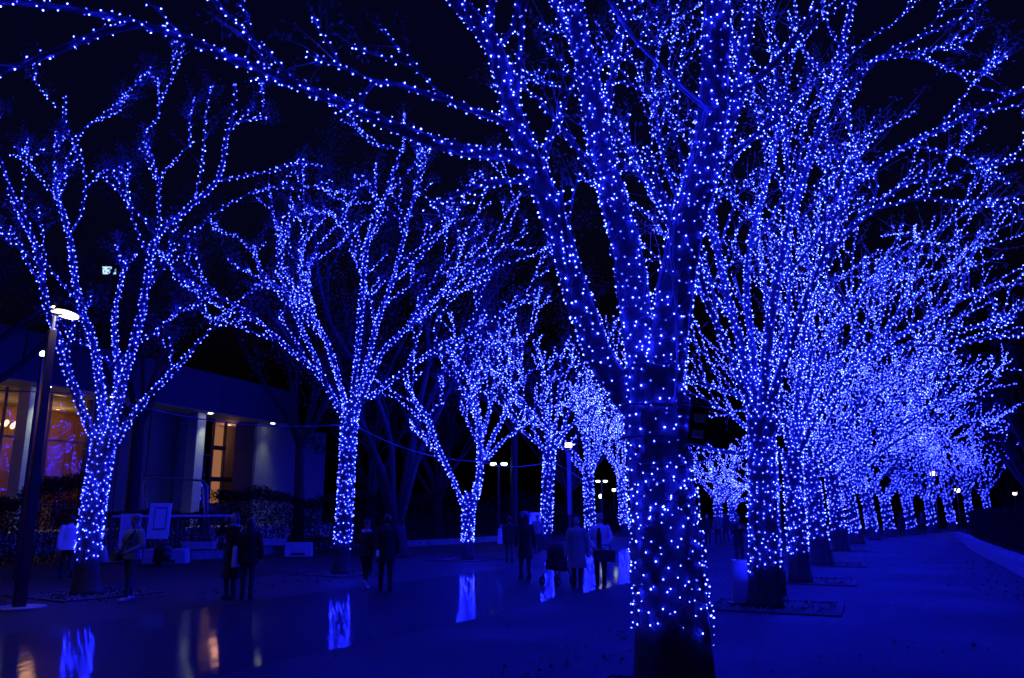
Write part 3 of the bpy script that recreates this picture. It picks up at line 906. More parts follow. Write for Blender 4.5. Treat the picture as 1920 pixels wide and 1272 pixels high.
roof = bbox('roof', M['fascia'], -16, XE, 0, 16, ZS + .03, ZR)
for k, x in enumerate(np.arange(-16, XE - .5, 2.45)):           # fascia panels
    bbox('fascia_panel', M['fascia'], x + .012, min(x + 2.44, XE), -.06, -.004, ZS + .02, ZR + .05, roof)
for x in np.arange(-16, XE - .5, 2.45):
    bbox('soffit_panel', M['soffit'], x + .012, min(x + 2.44, XE), .05, YB + 2.1, ZS - .02, ZS + .02, roof)
bbox('plinth', M['concrete'], -16, XE + 6, -1.2, 16, 0.02, ZP)
def column(px):
    x, _ = bl(px, 850, .75)
    c = bbox('column', M['column'], x, x + .66, .75, 1.4, ZP, ZS - .03, bevel=.02)
    bbox('base_block', M['column'], x - .06, x + .72, .69, 1.46, ZP + .002, ZP + .18, c)
    return x
xc1 = column(43); xc2 = column(366)
# wall bays
xg0 = -15.5; xg1 = bl(160, 850, YB)[0]
def glazed(x0, x1, nm):
    g = bbox('window', M['glass'], x0, x1, YB, YB + .02, ZP + .05, ZS - .04)
    for k in range(nm + 1):
        x = x0 + (x1 - x0) * k / nm
        bbox('mullion', M['mullion'], x - .05, x + .05, YB - .08, YB - .003, ZP + .03, ZS - .03, g)
    for z in (ZP + 1.0, ZP + 3.9):
        bbox('transom', M['mullion'], x0 + .06, x1 - .06, YB - .06, YB - .004, z, z + .08, g)
    return g
glazed(xg0, xg1, int(round((xg1 - xg0) / 2.3)))
xp1 = bl(352, 850, YB)[0]
xa = xg1 + .06; npan = max(3, int(round((xp1 - xa) / .95)))
for k in range(npan):
    for (z0, z1) in ((ZP + .03, ZP + 2.6), (ZP + 2.63, ZS - .04)):
        x0 = xa + (xp1 - xa) * k / npan; x1 = xa + (xp1 - xa) * (k + 1) / npan
        rec = .05 * (k % 2)
        bbox('wall_panel', M['panelw'], x0 + .012, x1 - .012, YB + rec, YB + .14, z0, z1)
bbox('backing', M['mullion'], xa, xp1, YB + .15, YB + .3, ZP, ZS)
xd1 = bl(398, 850, YB)[0]
glazed(xp1 + .06, xd1 - .05, 2)
bbox('backing', M['mullion'], xp1, xd1, YB + 1.2, YB + 1.4, ZP, ZS)
# warm brick recess
xn1 = bl(474, 850, .9)[0]
rec = bbox('brick_recess', M['brick'], xd1 - .3, XE + 3, YB + 2.2, YB + 2.5, ZP, ZS)
bbox('recess_side', M['brick'], xd1 - .04, xd1 + .1, YB + .2, YB + 2.19, ZP, ZS - .03, rec)
M['lit_pane'] = emat('lit_amber_pane', (1.0, .40, .15), .28)
px0, px1 = bl(399, 850, YB + .9)[0], bl(416, 850, YB + .9)[0]
wpane = bbox('window', M['lit_pane'], px0, px1, YB + .9, YB + .92, ZP + 1.2, ZS - .3, rec)
bbox('beam', M['mullion'], px0, px0 + 2.1, YB + .7, YB + .88, 3.35, 3.62, rec)
bbox('beam', M['mullion'], px0, px1 + .1, YB + .7, YB + .88, 5.2, 5.45, rec)
bbox('mullion', M['mullion'], px1, px1 + .09, YB + .72, YB + .87, ZP, ZS - .04, rec)
bbox('balcony_panel', M['panelw'], xd1 + .11, xn1 + 1.6, YB + .1, YB + .22, ZP, 2.1, rec)
# end brick wall
bw = bbox('end_wall', M['brick2'], xn1 + .25, XE + 5.4, .9, 1.2, ZP, ZS - .04)
bbox('wall_edge', M['fascia'], xn1, xn1 + .24, .86, YB + .05, ZP, ZS - .04, bw)
# interior
inn = bbox('interior_wall', M['wood'], xg0, xg1 + 7, YB + 6, YB + 6.2, ZP, ZS)
for k, x in enumerate(np.arange(xg0, xg1 + 6.2, 1.5)):
    bbox('wood_panel', M['wood'], x + .02, x + 1.48, YB + 5.93 + .02 * (k % 2), YB + 5.99, ZP + .02, ZS - .1, inn)
bbox('interior_floor', M['wood'], xg0, xg1 + 7, YB + .1, YB + 5.9, ZP + .004, ZP + .05, inn)
bbox('partition', M['wood'], xg1 + 6.8, xg1 + 6.98, YB + .4, YB + 5.9, ZP + .06, ZS - .03, inn)
bbox('counter', M['soffit'], bl(100, 930, YB + 2)[0], bl(150, 930, YB + 2)[0], YB + 2, YB + 2.7, ZP + .06, ZP + 1.15, inn)
bbox('railing', M['mullion'], xg0 + 1, xg1 - 1, YB + 1.0, YB + 1.05, ZP + 1.0, ZP + 1.06, inn)
def downlight(name, x, y, mat, r=.13, z=ZS - .035, power=0, color=(1, .95, .75), spot=70, parent=hall):
    m = MB(); m.tube([(x, y, z - .03), (x, y, z)], [r, r], 16)
    f = m.build(name, mat, parent)
    m = MB(); m.tube([(x, y, z - .02), (x, y, z + .012)], [r * 1.28, r * 1.28], 16); m.build('trim_ring', M['metal'], f)
    if power:
        l = bpy.data.lights.new('lamp', 'SPOT' if spot else 'POINT'); l.energy = power; l.color = color; l.shadow_soft_size = .14 if spot else .35
        if spot: l.spot_size = R(spot); l.spot_blend = 1.0
        o = bpy.data.objects.new('spot_lamp', l); link(o, parent); o.location = (x, y, z - (.06 if spot else .5))
    return f
for (px, py, pw) in ((70, 709, 480), (248, 742, 40), (385, 767, 330), (502, 787, 170)):
    x, y = bz(px, py, ZS - .035)
    y = .33
    if px == 70: x = xc1 + .45
    if px == 385: x = xc2 + .45
    if px == 502: x, y = xn1 + .95, .3
    downlight('downlight', x, y, M['lamp_green'], power=pw, color=(.90, 1.0, .55))
downlight('recess_lamp', px1 + .9, YB + 1.2, M['lamp_warm'], .1, power=38, color=(1, .42, .24), spot=0)
for k, x in enumerate(np.arange(xg0 + 9, xg1 + 6.5, 2.2)):
    downlight('ceiling_lamp', x, YB + (4.4 if k % 2 else 3.2), M['lamp_warm'], .09, z=ZS - .05, power=52, color=(1, .46, .18), spot=0, parent=inn)
ch = MB()
xch, _ = bl(4, 790, YB + 3)
for k in range(10):
    a = k * .628
    ch.ell((xch + .55 * math.cos(a), YB + 3 + .55 * math.sin(a), 5.55 + .12 * (k % 2)), (.09, .09, .11), 8, 6)
ch.build('chandelier', M['chandelier'], inn)
bbox('interior_ceiling', M['soffit'], xg0, xg1 + 7, YB + .1, YB + 5.9, ZS - .012, ZS + .02, inn)

# ---- fence, gate frame, boards and blocks in front of the hall
def at(px, py, d, z=None):
    p = W(px, py, d)
    if z is not None: p[2] = z
    return p
fa, fb = at(203, 1046, 29.5, 0), at(440, 1040, 33, 0)
fd = fb - fa; fl_ = np.linalg.norm(fd); frz = math.atan2(fd[1], fd[0])
fence = thing('fence', 'dark barred fence with a pale top rail behind the white boards', 'fence', fa, frz)
m = MB(); m.box((fl_ / 2, 0, 1.5), (fl_, .09, .09)); m.build('top_rail', M['concrete'], fence, bevel=.01)
m = MB(); m.box((fl_ / 2, 0, .2), (fl_, .05, .05)); m.build('bottom_rail', M['black'], fence)
for x in np.linspace(0, fl_, 5):
    m = MB(); m.box((x, .0, .78), (.09, .08, 1.36)); m.build('post', M['black'], fence)
for x in np.arange(.14, fl_ - .05, .16):
    m = MB(); m.box((x, .01, .84), (.025, .025, 1.24)); m.build('bar', M['black'], fence)
gf = thing('hoop_barrier', 'tall pale metal hoop frame in front of the hall wall panels', 'barrier', at(330, 1030, 33, 0), brz * .2)
pa = [at(268, 1000, 33, ZP), at(268, 940, 33), at(268, 910, 33), at(274, 897, 33), at(288, 896, 33), at(340, 898, 33), at(382, 902, 33), at(389, 912, 33), at(389, 945, 33), at(389, 1000, 33, ZP)]
for q in pa: pass
m = MB(); m.tube(np.array(pa) - np.array(gf.location), .045, 8)
gf.rotation_euler = (0, 0, 0)
m.build('hoop', M['metal'], gf, smooth=True)
m = MB(); m.tube(np.array([at(275, 1000, 33, ZP), at(275, 912, 33)]) - np.array(gf.location), .06, 8); m.tube(np.array([at(383, 1000, 33, ZP), at(383, 914, 33)]) - np.array(gf.location), .06, 8)
m.build('post', M['metal'], gf, smooth=True)

bd = thing('notice_board', 'plain white upright board behind the walking man', 'board', at(239, 1046, 27, 0), .05)
m = MB(); m.box((0, 0, .85), (.66, .04, 1.5)); m.build('panel', M['white'], bd, bevel=.008)
for sx in (-.25, .25):
    m = MB(); m.box((sx, .05, .06), (.06, .5, .08)); m.build('foot', M['black'], bd)
bd2 = thing('poster_stand', 'tilted white poster stand with a framed dark print', 'sign', at(293, 1040, 26.5, 0), -.08)
m = MB(); m.box((0, 0, 1.38), (.72, .04, 1.12), 0, -.09)
pnl = m.build('panel', M['white'], bd2, bevel=.008)
m = MB(); m.box((.04, -.022, 1.46), (.42, .012, .72), 0, -.09); m.build('print', M['grey_print'], pnl)
m = MB(); m.box((.04, -.032, 1.46), (.34, .012, .62), 0, -.09); m.build('picture', M['white'], pnl)
for k in range(3):
    m = MB(); m.box((-.12 + .12 * k, -.012, 1.02), (.09, .012, .06 + .02 * (k % 2)), 0, -.09); m.build('caption', M['dark_print'], pnl)
m = MB(); m.tube([(0, .04, .03), (0, .06, .85)], .03, 8); m.build('post', M['black'], bd2)
m = MB(); m.box((0, .05, .03), (.5, .45, .04)); m.build('base', M['black'], bd2)
cn = thing('marker_cone', 'small pale cone standing beside the first left trunk', 'cone', at(194, 1054, 27.5, 0))
m = MB(); m.tube([(0, 0, .04), (0, 0, .5), (0, 0, .55)], [.19, .045, .03], 16); m.build('cone', M['white'], cn, smooth=True)
m = MB(); m.box((0, 0, .02), (.42, .42, .036)); m.build('base', M['rubber'], cn)
def block(px, py, dd, w, h, dp, label, legs=False, rz=0):
    b = thing('barrier_block' if not legs else 'bench', label, 'barrier' if not legs else 'bench', at(px, py, dd, 0), rz)
    if legs:
        m = MB(); m.box((0, 0, h - .13), (w, dp, .26)); m.build('seat', M['concrete'], b, bevel=.015)
        for sx in (-.36, .36):
            m = MB(); m.box((sx * w, 0, (h - .26) / 2), (.16, dp * .7, h - .26)); m.build('leg', M['black'], b)
    else:
        m = MB(); m.box((0, 0, h / 2), (w, dp, h), 0, 0, .94); m.build('block', M['concrete'], b, bevel=.02)
        m = MB(); m.box((0, -dp / 2 - .006, h * .2), (w * .5, .03, h * .16)); m.build('slot', M['black'], b)
block(312, 1048, 27.6, 1.42, .47, .5, 'long low pale block below the tilted poster stand', rz=.06)
block(372, 1042, 31, 1.15, .56, .45, 'pale bench behind the talking pair, nearest the poster stand', True, .1)
block(508, 1034, 33.5, 1.15, .58, .45, 'pale bench right of the talking pair', True, .1)
block(560, 1044, 31.5, 1.0, .52, .5, 'short pale block at the right end of the benches', rz=.1)
sack = thing('sack', 'dark slumped sack below the tilted poster stand', 'bag', at(305, 1040, 26, 0))
m = MB(); m.ell((0, 0, .52), (.28, .2, .22), 14, 9); m.ell((.1, -.05, .36), (.2, .17, .18)); m.ell((-.12, .03, .3), (.17, .15, .3)); m.build('body', M['black'], sack, smooth=True)

# shrubs in front of the hall
def path_px(pts, d0, d1):
    n_ = len(pts); return np.array([at(px, 1000, d0 + (d1 - d0) * i / (n_ - 1), 0) for i, px in enumerate(pts)])
hedge('hedge', path_px((-60, 60, 150), 25.5, 28.5), 1.2, .05, 2.2, 9000, 'dark leafy shrubs between the tall lamp post and the hall', .055, 3, .25)
hedge('hedge', path_px((395, 520, 640, 745), 35.5, 35), 1.8, .1, 2.35, 14000, 'tall dark hedge in front of the brick end wall', .06, 4, .12)
hedge('hedge', path_px((200, 300, 395), 32.0, 34.0), 1.0, .1, 1.7, 7000, 'low dark hedge behind the barred fence', .055, 5, .15)
hedge('hedge', path_px((745, 900, 1010, 1120, 1210), 40, 72), 2.2, .05, 2.1, 16000, 'long dark shrub belt behind the middle of the left row', .07, 6, .35)

# ================================================================== UNLIT TREES behind
def dark_tree(px, dd, h, nl, r, label, seed, leaves=4000, fork=3.2, green=False, spread=(15, 45), leaf=.06, grp=None):
    rg = np.random.RandomState(seed)
    b = at(px, 1000, dd, 0)
    root = thing('dark_tree', label, 'tree', b, 0, grp)
    top = np.array([rg.uniform(-.3, .3), rg.uniform(-.3, .3), fork])
    tp = smooth_path(np.array([[0, 0, 0, r * 1.25], [top[0] * .3, top[1] * .3, fork * .35, r], [*top, r * .85]]), .3)
    m = MB(); m.tube(tp[:, :3], tp[:, 3], 12); m.build('trunk', M['bark_dark'], root, smooth=True)
    ends = []
    for li in vase_limbs(seed + 1, top + np.array([0, 0, .1]), nl, h - fork, spread, r * .5, .03):
        m = MB(); m.tube(li[:, :3], li[:, 3], 8)
        for sb in side_branches(rg, li, 7, .2, 1, .38, minlen=.8):
            m.tube(sb[:, :3], sb[:, 3], 5, cap=False)
            ends.append(sb[len(sb) // 3:, :3])
            for s2 in side_branches(rg, sb, 4, .25, 1, .5, minlen=.6, wander=.22):
                s2[:, 3] = np.linspace(.016, .005, len(s2))
                m.tube(s2[:, :3], s2[:, 3], 3, cap=False); ends.append(s2[len(s2) // 3:, :3])
        m.build('limb', M['bark_dark'], root, smooth=True)
    if leaves:
        E = np.concatenate(ends); c = E[rg.randint(0, len(E), leaves)]
        v, q = leaf_cloud(rg, c, leaf, .22)
        o = bpy.data.objects.new('crown', raw_mesh('crown', v, q, M['evergreen' if green else 'leaf'], 4)); link(o, root); tag(o, kind='stuff')
BT = 'unlit trees standing behind the rows'
dark_tree(244, 31.2, 13, 6, .26, 'unlit tree with a dark trunk just right of the first left trunk', 601, 6000, 5.0, grp=BT)
dark_tree(752, 31, 14, 7, .30, 'unlit forked tree behind the pair walking between the lit trunks', 611, 6000, 1.3, spread=(10, 32), grp=BT)
dark_tree(560, 36, 15, 7, .24, 'unlit tree rising behind the end of the hall roof', 621, 6000, 4.5, grp=BT)
dark_tree(962, 44, 15, 7, .2, 'straight unlit trunk between the third and fourth left lit trees', 631, 6000, 6.0, grp=BT)
dark_tree(-120, 27, 15, 8, .28, 'unlit tree over the hall roof at the left edge', 641, 8000, 5.0, grp=BT)
dark_tree(1070, 60, 14, 8, .3, 'dark evergreen far behind the fifth left lit tree', 651, 9000, 3.0, True, grp=BT, leaf=.11)
dark_tree(820, 52, 13, 8, .3, 'dark evergreen behind the third left lit tree', 661, 9000, 2.5, True, grp=BT, leaf=.11)
dark_tree(690, 48, 12, 8, .3, 'dark evergreen behind the second left lit tree', 671, 9000, 2.5, True, grp=BT, leaf=.11)
dark_tree(1960, 48, 12, 8, .3, 'dark evergreen beyond the hedge at the right edge', 681, 9000, 2.2, True, grp=BT, leaf=.1)
dark_tree(1900, 90, 11, 8, .3, 'dark evergreen beyond the far end of the right row', 691, 9000, 2.0, True, grp=BT, leaf=.14)
dark_tree(1250, 84, 13, 8, .3, 'dark evergreen where the avenue bends far behind', 693, 8000, 2.0, True, grp=BT, leaf=.14)
dark_tree(1480, 92, 13, 8, .3, 'dark evergreen closing the far end of the avenue', 695, 8000, 2.0, True, grp=BT, leaf=.14)

# ================================================================== LAMPS
lp = G(35, 1141); lx, ly = lp[0], lp[1]
lamp = thing('lamp_post', 'tall dark lamp post with a glowing white disc head at left', 'lamp post', (lx, ly, 0))
lean = np.array([.04, 0, 0])
m = MB(); m.tube([(0, 0, .02), (0, 0, 2.4)], [.135, .125], 4); m.build('lower_pole', M['pole'], lamp, bevel=.01)
m = MB(); m.tube([(0, 0, 2.4), (0, 0, 5.15)], [.115, .095], 4); m.build('upper_pole', M['pole'], lamp, bevel=.01)
m = MB(); m.tube([(0, 0, 0.0), (0, 0, .03)], [.45, .45], 28); m.build('base_slab', M['concrete'], lamp)
m = MB(); m.tube([(0, 0, 5.15), (.01, 0, 5.42)], [.035, .035], 10); m.build('neck', M['metal'], lamp)
hd = MB()
tilt = Matrix.Rotation(R(-10), 3, 'X') @ Matrix.Rotation(R(7), 3, 'Y')
def disc(mb, c, r, h0, h1, r2=None):
    ring = []
    a = np.linspace(0, 2 * math.pi, 32, endpoint=False)
    for (z, rr) in ((h0, r), (h1, r if r2 is None else r2)):
        P_ = np.stack([rr * np.cos(a), rr * np.sin(a), np.full(32, z)], 1) @ np.array(tilt).T + np.array(c)
        ring.append(P_)
    mb.add(np.concatenate(ring), [(k, (k + 1) % 32, 32 + (k + 1) % 32, 32 + k) for k in range(32)] + [tuple(range(31, -1, -1)), tuple(range(32, 64))])
hc = (.24, 0, 5.46)
disc(hd, hc, .245, .0, .10, .225); hd.build('head', M['black'], lamp)
hd = MB(); disc(hd, hc, .22, -.02, -.004); hd.build('lens', M['lamp_white'], lamp)
for k, z in enumerate((5.50, 5.585)):
    m = MB(); m.box((.09, -.06, z), (.22, .05, .03)); m.build('light_bar', M['lamp_white'], lamp, bevel=.012)
m = MB(); m.box((.1, 0, 5.54), (.18, .1, .2)); m.build('bracket', M['black'], lamp)
l = bpy.data.lights.new('lens_spot', 'SPOT'); l.energy = 26; l.color = (1, .9, .78); l.spot_size = R(150); l.spot_blend = .7; l.shadow_soft_size = .2
o = bpy.data.objects.new('spot_lamp', l); link(o, lamp); o.location = (.24, 0, 5.4)

def street_lamp(px, py_lamp, dd, kind, label, base_z=0, mat='lamp_cool', size=1.0, rad=.05, group='small park lamps'):
    p = at(px, py_lamp, dd); h = p[2]
    o = thing('street_lamp', label, 'street lamp', (p[0], p[1], base_z), 0, group)
    m = MB(); m.tube([(0, 0, 0), (0, 0, h - base_z)], [rad * 1.2, rad * .8], 8); m.build('pole', M['pole'], o)
    if kind == 'twin':
        m = MB(); m.tube([(-.3 * size, 0, h - .02), (0, 0, h - .1), (.3 * size, 0, h - .02)], .025, 6); m.build('arm', M['pole'], o)
        for sx in (-1, 1):
            m = MB(); m.ell((sx * .33 * size, 0, h + .05), (.2 * size, .16 * size, .1 * size)); e = m.build('lamp_head', M[mat], o, smooth=True)
            m = MB(); m.ell((sx * .33 * size, 0, h + .11), (.16 * size, .14 * size, .05 * size)); m.build('cap', M['metal'], e, smooth=True)
    elif kind == 'globe':
        m = MB(); m.ell((0, 0, h), (.17 * size, .17 * size, .2 * size)); m.build('globe', M[mat], o, smooth=True)
        m = MB(); m.tube([(0, 0, h - .3 * size), (0, 0, h - .17 * size)], [.05, .08], 8); m.build('collar', M['black'], o)
    elif kind == 'box':
        for k in range(3):
            m = MB(); m.box((0, 0, h + .1 * size * k), (.42 * size, .2 * size, .06 * size)); m.build('light_bar', M[mat], o)
        m = MB(); m.box((0, .11 * size, h + .1 * size), (.36 * size, .08, .36 * size)); m.build('housing', M['black'], o)
    elif kind == 'flood':
        m = MB(); m.box((0, -.06, h), (.5 * size, .06, .3 * size), 0, .3); m.build('lens', M[mat], o)
        m = MB(); m.box((0, .04, h + .02), (.54 * size, .12, .34 * size), 0, .3); m.build('housing', M['black'], o)
    return o
street_lamp(935, 872, 44, 'twin', 'twin headed park lamp between the third and fourth left lit trees', size=.9)
street_lamp(1128, 904, 58, 'twin', 'twin headed park lamp right of the fifth left lit tree', size=.8)
street_lamp(1126, 931, 62, 'globe', 'small round park lamp below the twin lamp heads', size=.8)
street_lamp(1151, 919, 66, 'flood', 'small floodlight just left of the nearest trunk', size=.55)
bp_ = street_lamp(1066, 838, 40, 'box', 'banner pole with three stacked white light bars', size=.75, rad=.07, group=None, mat='lamp_white')
m = MB(); m.box((.0, -.09, 3.0), (.2, .03, 3.0)); m.build('banner', M['grey_print'], bp_)
street_lamp(1520, 967, 40, 'flood', 'bright bar lamp between the third and fourth right trunks', size=.8, mat='lamp_white')
street_lamp(1750, 891, 64, 'box', 'square lamp shining through the tenth right tree', size=1.0, mat='lamp_white')
street_lamp(1794, 920, 69, 'flood', 'far lamp beside the eleventh right tree', size=.8, mat='lamp_white')
street_lamp(1902, 926, 70, 'flood', 'far lamp alone at the right edge above the hedge', size=.6, mat='lamp_white')
street_lamp(80, 664, 21, 'globe', 'small bright bulb lamp just left of the tall lamp post', size=.42, mat='lamp_cool', rad=.06)
street_lamp(206, 508, 34, 'flood', 'pale floodlight glinting through leaves of the first left tree', size=1.1, mat='lamp_dim', rad=.07)

# ================================================================== CABLES, BOX ON THE NEAREST TRUNK, BOARD
M['cable'] = pmat('blue_cable', (.32, .34, .45), .45)
M['thin_wire'] = pmat('thin_wire', (.07, .075, .11), .5)
def cable(name, pts, r, label, mat='cable', strands=1, sag=0):
    P = np.array(pts, float)
    S = smooth_path(np.concatenate([P, np.zeros((len(P), 1))], 1), .25)[:, :3]
    root = thing(name, label, 'cable', S[0])
    for k in range(strands):
        off = np.array([.02 * k, 0, -.025 * k]) + (np.sin(np.linspace(0, 3.14 * (k + 1), len(S)))[:, None] * np.array([0.02, .01, -.03]) * k)
        m = MB(); m.tube(S - S[0] + off, r, 6); m.build('strand', M[mat], root, smooth=True)
    return root
cable('overhead_cable', [at(-60, 731, 18.2), at(40, 734, 18.0), at(120, 737, 17.8), at(175, 742, 17.25)], .016, 'thin overhead cable at the left ending on the first left trunk', mat='thin_wire')
cable('overhead_cable', [at(200, 744, 17.25), at(270, 765, 18.5), at(370, 785, 20), at(470, 797, 21.2), at(560, 800, 22.3), at(640, 797, 23.0)], .018, 'overhead cable strung between the first and second left lit trees', mat='thin_wire')
cable('overhead_cable', [at(668, 800, 23.0), at(730, 830, 25), at(790, 850, 27), at(840, 861, 28.4), at(900, 866, 29.4)], .018, 'overhead cable strung between the second and third left lit trees', mat='thin_wire')
cable('overhead_cable', [at(903, 867, 29.4), at(950, 875, 32), at(990, 874, 35), at(1022, 868, 37.2)], .02, 'overhead cable strung between the third and fourth left lit trees', mat='thin_wire')
cable('overhead_cable', [at(1040, 868, 37.2), at(1070, 885, 41), at(1098, 904, 45.2)], .022, 'overhead cable strung between the fourth and fifth left lit trees', mat='thin_wire')
cable('cable_bundle', [at(1110, -60, 5.2), at(1140, 0, 5.6), at(1190, 75, 6.2), at(1260, 145, 6.9), at(1325, 202, 7.42)], .0125, 'bundle of blue cables slanting down to the nearest tree', strands=3)
cable('trunk_cable', [at(1322, 204, 7.45), at(1300, 280, 7.45), at(1262, 380, 7.45), at(1256, 470, 7.45), at(1266, 560, 7.46), at(1270, 680, 7.46), at(1264, 760, 7.48), at(1276, 800, 7.46)], .008, 'loose cable running down the nearest trunk to the black box', strands=2)
cable('guy_cable', [at(1378, 520, 15.0), at(1395, 580, 15.0), at(1420, 665, 15.02)], .014, 'slanting cable on the second right tree')
pl = thing('cable_pole', 'thin dark pole standing against the right side of the second right trunk', 'pole', at(1466, 1084, 17.4, 0))
q0 = at(1466, 1084, 17.4, 0); q1 = at(1456, 868, 17.0)
m = MB(); m.tube([(0, 0, 0), (q1 - q0) * .5, q1 - q0], .035, 8); m.build('pole', M['metal'], pl, smooth=True)
m = MB(); m.box((0, 0, .25), (.12, .12, .5)); m.build('sleeve', M['black'], pl)

bx = thing('power_box', 'black box with two pale panels strapped to the nearest trunk', 'box', at(1301, 798, 7.6), -.5)
bx.rotation_euler = (R(8), R(6), R(14))
m = MB(); m.box((0, 0, 0), (.2, .2, .36)); body = m.build('case', M['black'], bx, bevel=.02)
for z in (.075, -.075):
    m = MB(); m.box((.0, -.104, z), (.115, .014, .075)); m.build('panel', M['white'], bx, bevel=.006)
m = MB(); m.box((0, 0, .2), (.22, .22, .03)); m.build('lid', M['black'], bx, bevel=.006)
m = MB(); m.tube([(-.02, .0, -.18), (-.08, .02, -.3), (-.16, .06, -.34)], .012, 6); m.build('lead', M['black'], bx)
# straps round the trunk
cb = W(1228, 795, 7.85)
for z_, py in ((0, 768), (1, 826)):
    cc = W(1231, py, 7.85); a = np.linspace(0, 2 * math.pi, 40)
    rr = .372 if z_ else .378
    ring = np.stack([cc[0] + rr * np.cos(a), cc[1] + rr * np.sin(a), cc[2] + .015 * np.sin(a * 2)], 1) - np.array(bx.location)
    ring = ring @ np.array(bx.rotation_euler.to_matrix())
    m = MB(); m.tube(ring, .012, 5); m.build('strap', M['black'], bx, smooth=True)
wb = thing('white_board', 'plain pale board leaning beside the second right trunk', 'board', at(1389, 1124, 15.6, 0), .25)
m = MB(); m.box((0, 0, .42), (.3, .06, .82), 0, .05); m.build('panel', M['concrete'], wb, bevel=.01)
m = MB(); m.box((0, .08, .03), (.34, .3, .05)); m.build('foot', M['black'], wb)
sb_ = thing('sign_board', 'small white sign board beside the fourth left trunk', 'sign', at(1003, 1010, 38.5, 0), 0)
m = MB(); m.box((0, 0, 1.25), (.5, .04, .68)); m.build('panel', M['white'], sb_, bevel=.006)
m = MB(); m.tube([(0, .04, 0), (0, .04, 1.2)], .03, 8); m.build('post', M['black'], sb_)
m = MB(); m.box((0, .04, .02), (.4, .4, .036)); m.build('base', M['black'], sb_)

# ================================================================== PEOPLE
tmp = bpy.data.scenes.new('remesh_tmp')
PEND = []
def blob(mb, name, mat, parent, voxel=.014, smooth_n=3):
    """fuse overlapping closed shapes into one continuous surface"""
    me = mb.mesh(name + '_raw', None)
    o = bpy.data.objects.new(name + '_raw', me)
    tmp.collection.objects.link(o)
    r_ = o.modifiers.new('r', 'REMESH'); r_.mode = 'VOXEL'; r_.voxel_size = voxel; r_.use_smooth_shade = True
    s_ = o.modifiers.new('s', 'SMOOTH'); s_.iterations = smooth_n; s_.factor = .5
    PEND.append((o, name, mat, parent))
def flush():
    tmp.view_layers[0].update()
    dg = tmp.view_layers[0].depsgraph
    for o, name, mat, parent in PEND:
        me = bpy.data.meshes.new_from_object(o.evaluated_get(dg))
        me.name = name
        me.materials.clear(); me.materials.append(mat)
        me.polygons.foreach_set('use_smooth', [True] * len(me.polygons))
        link(bpy.data.objects.new(name, me), parent)
    for o, *_ in PEND:
        bpy.data.objects.remove(o, do_unlink=True)
    bpy.data.scenes.remove(tmp)
M['skin'] = pmat('skin', (.45, .30, .23), .55)
M['hair_black'] = pmat('hair_black', (.02, .018, .018), .45)
M['hair_brown'] = pmat('hair_brown', (.12, .08, .05), .5)
M['hair_light'] = pmat('hair_light', (.30, .24, .15), .5)
def cloth(name, c): M[name] = pmat('cloth_' + name, c, .85, .12, 18, .25, 120)
cloth('c_black', (.022, .022, .026)); cloth('c_navy', (.035, .04, .06)); cloth('c_white', (.78, .78, .80)); cloth('c_beige', (.34, .32, .30))
cloth('c_jean', (.08, .09, .12)); cloth('c_padded', (.24, .28, .40)); cloth('c_grey', (.12, .12, .13)); cloth('c_tights', (.10, .09, .09))
M['eye'] = pmat('eye', (.02, .02, .02), .2)
M['sole'] = pmat('white_rubber', (.65, .65, .67), .6)
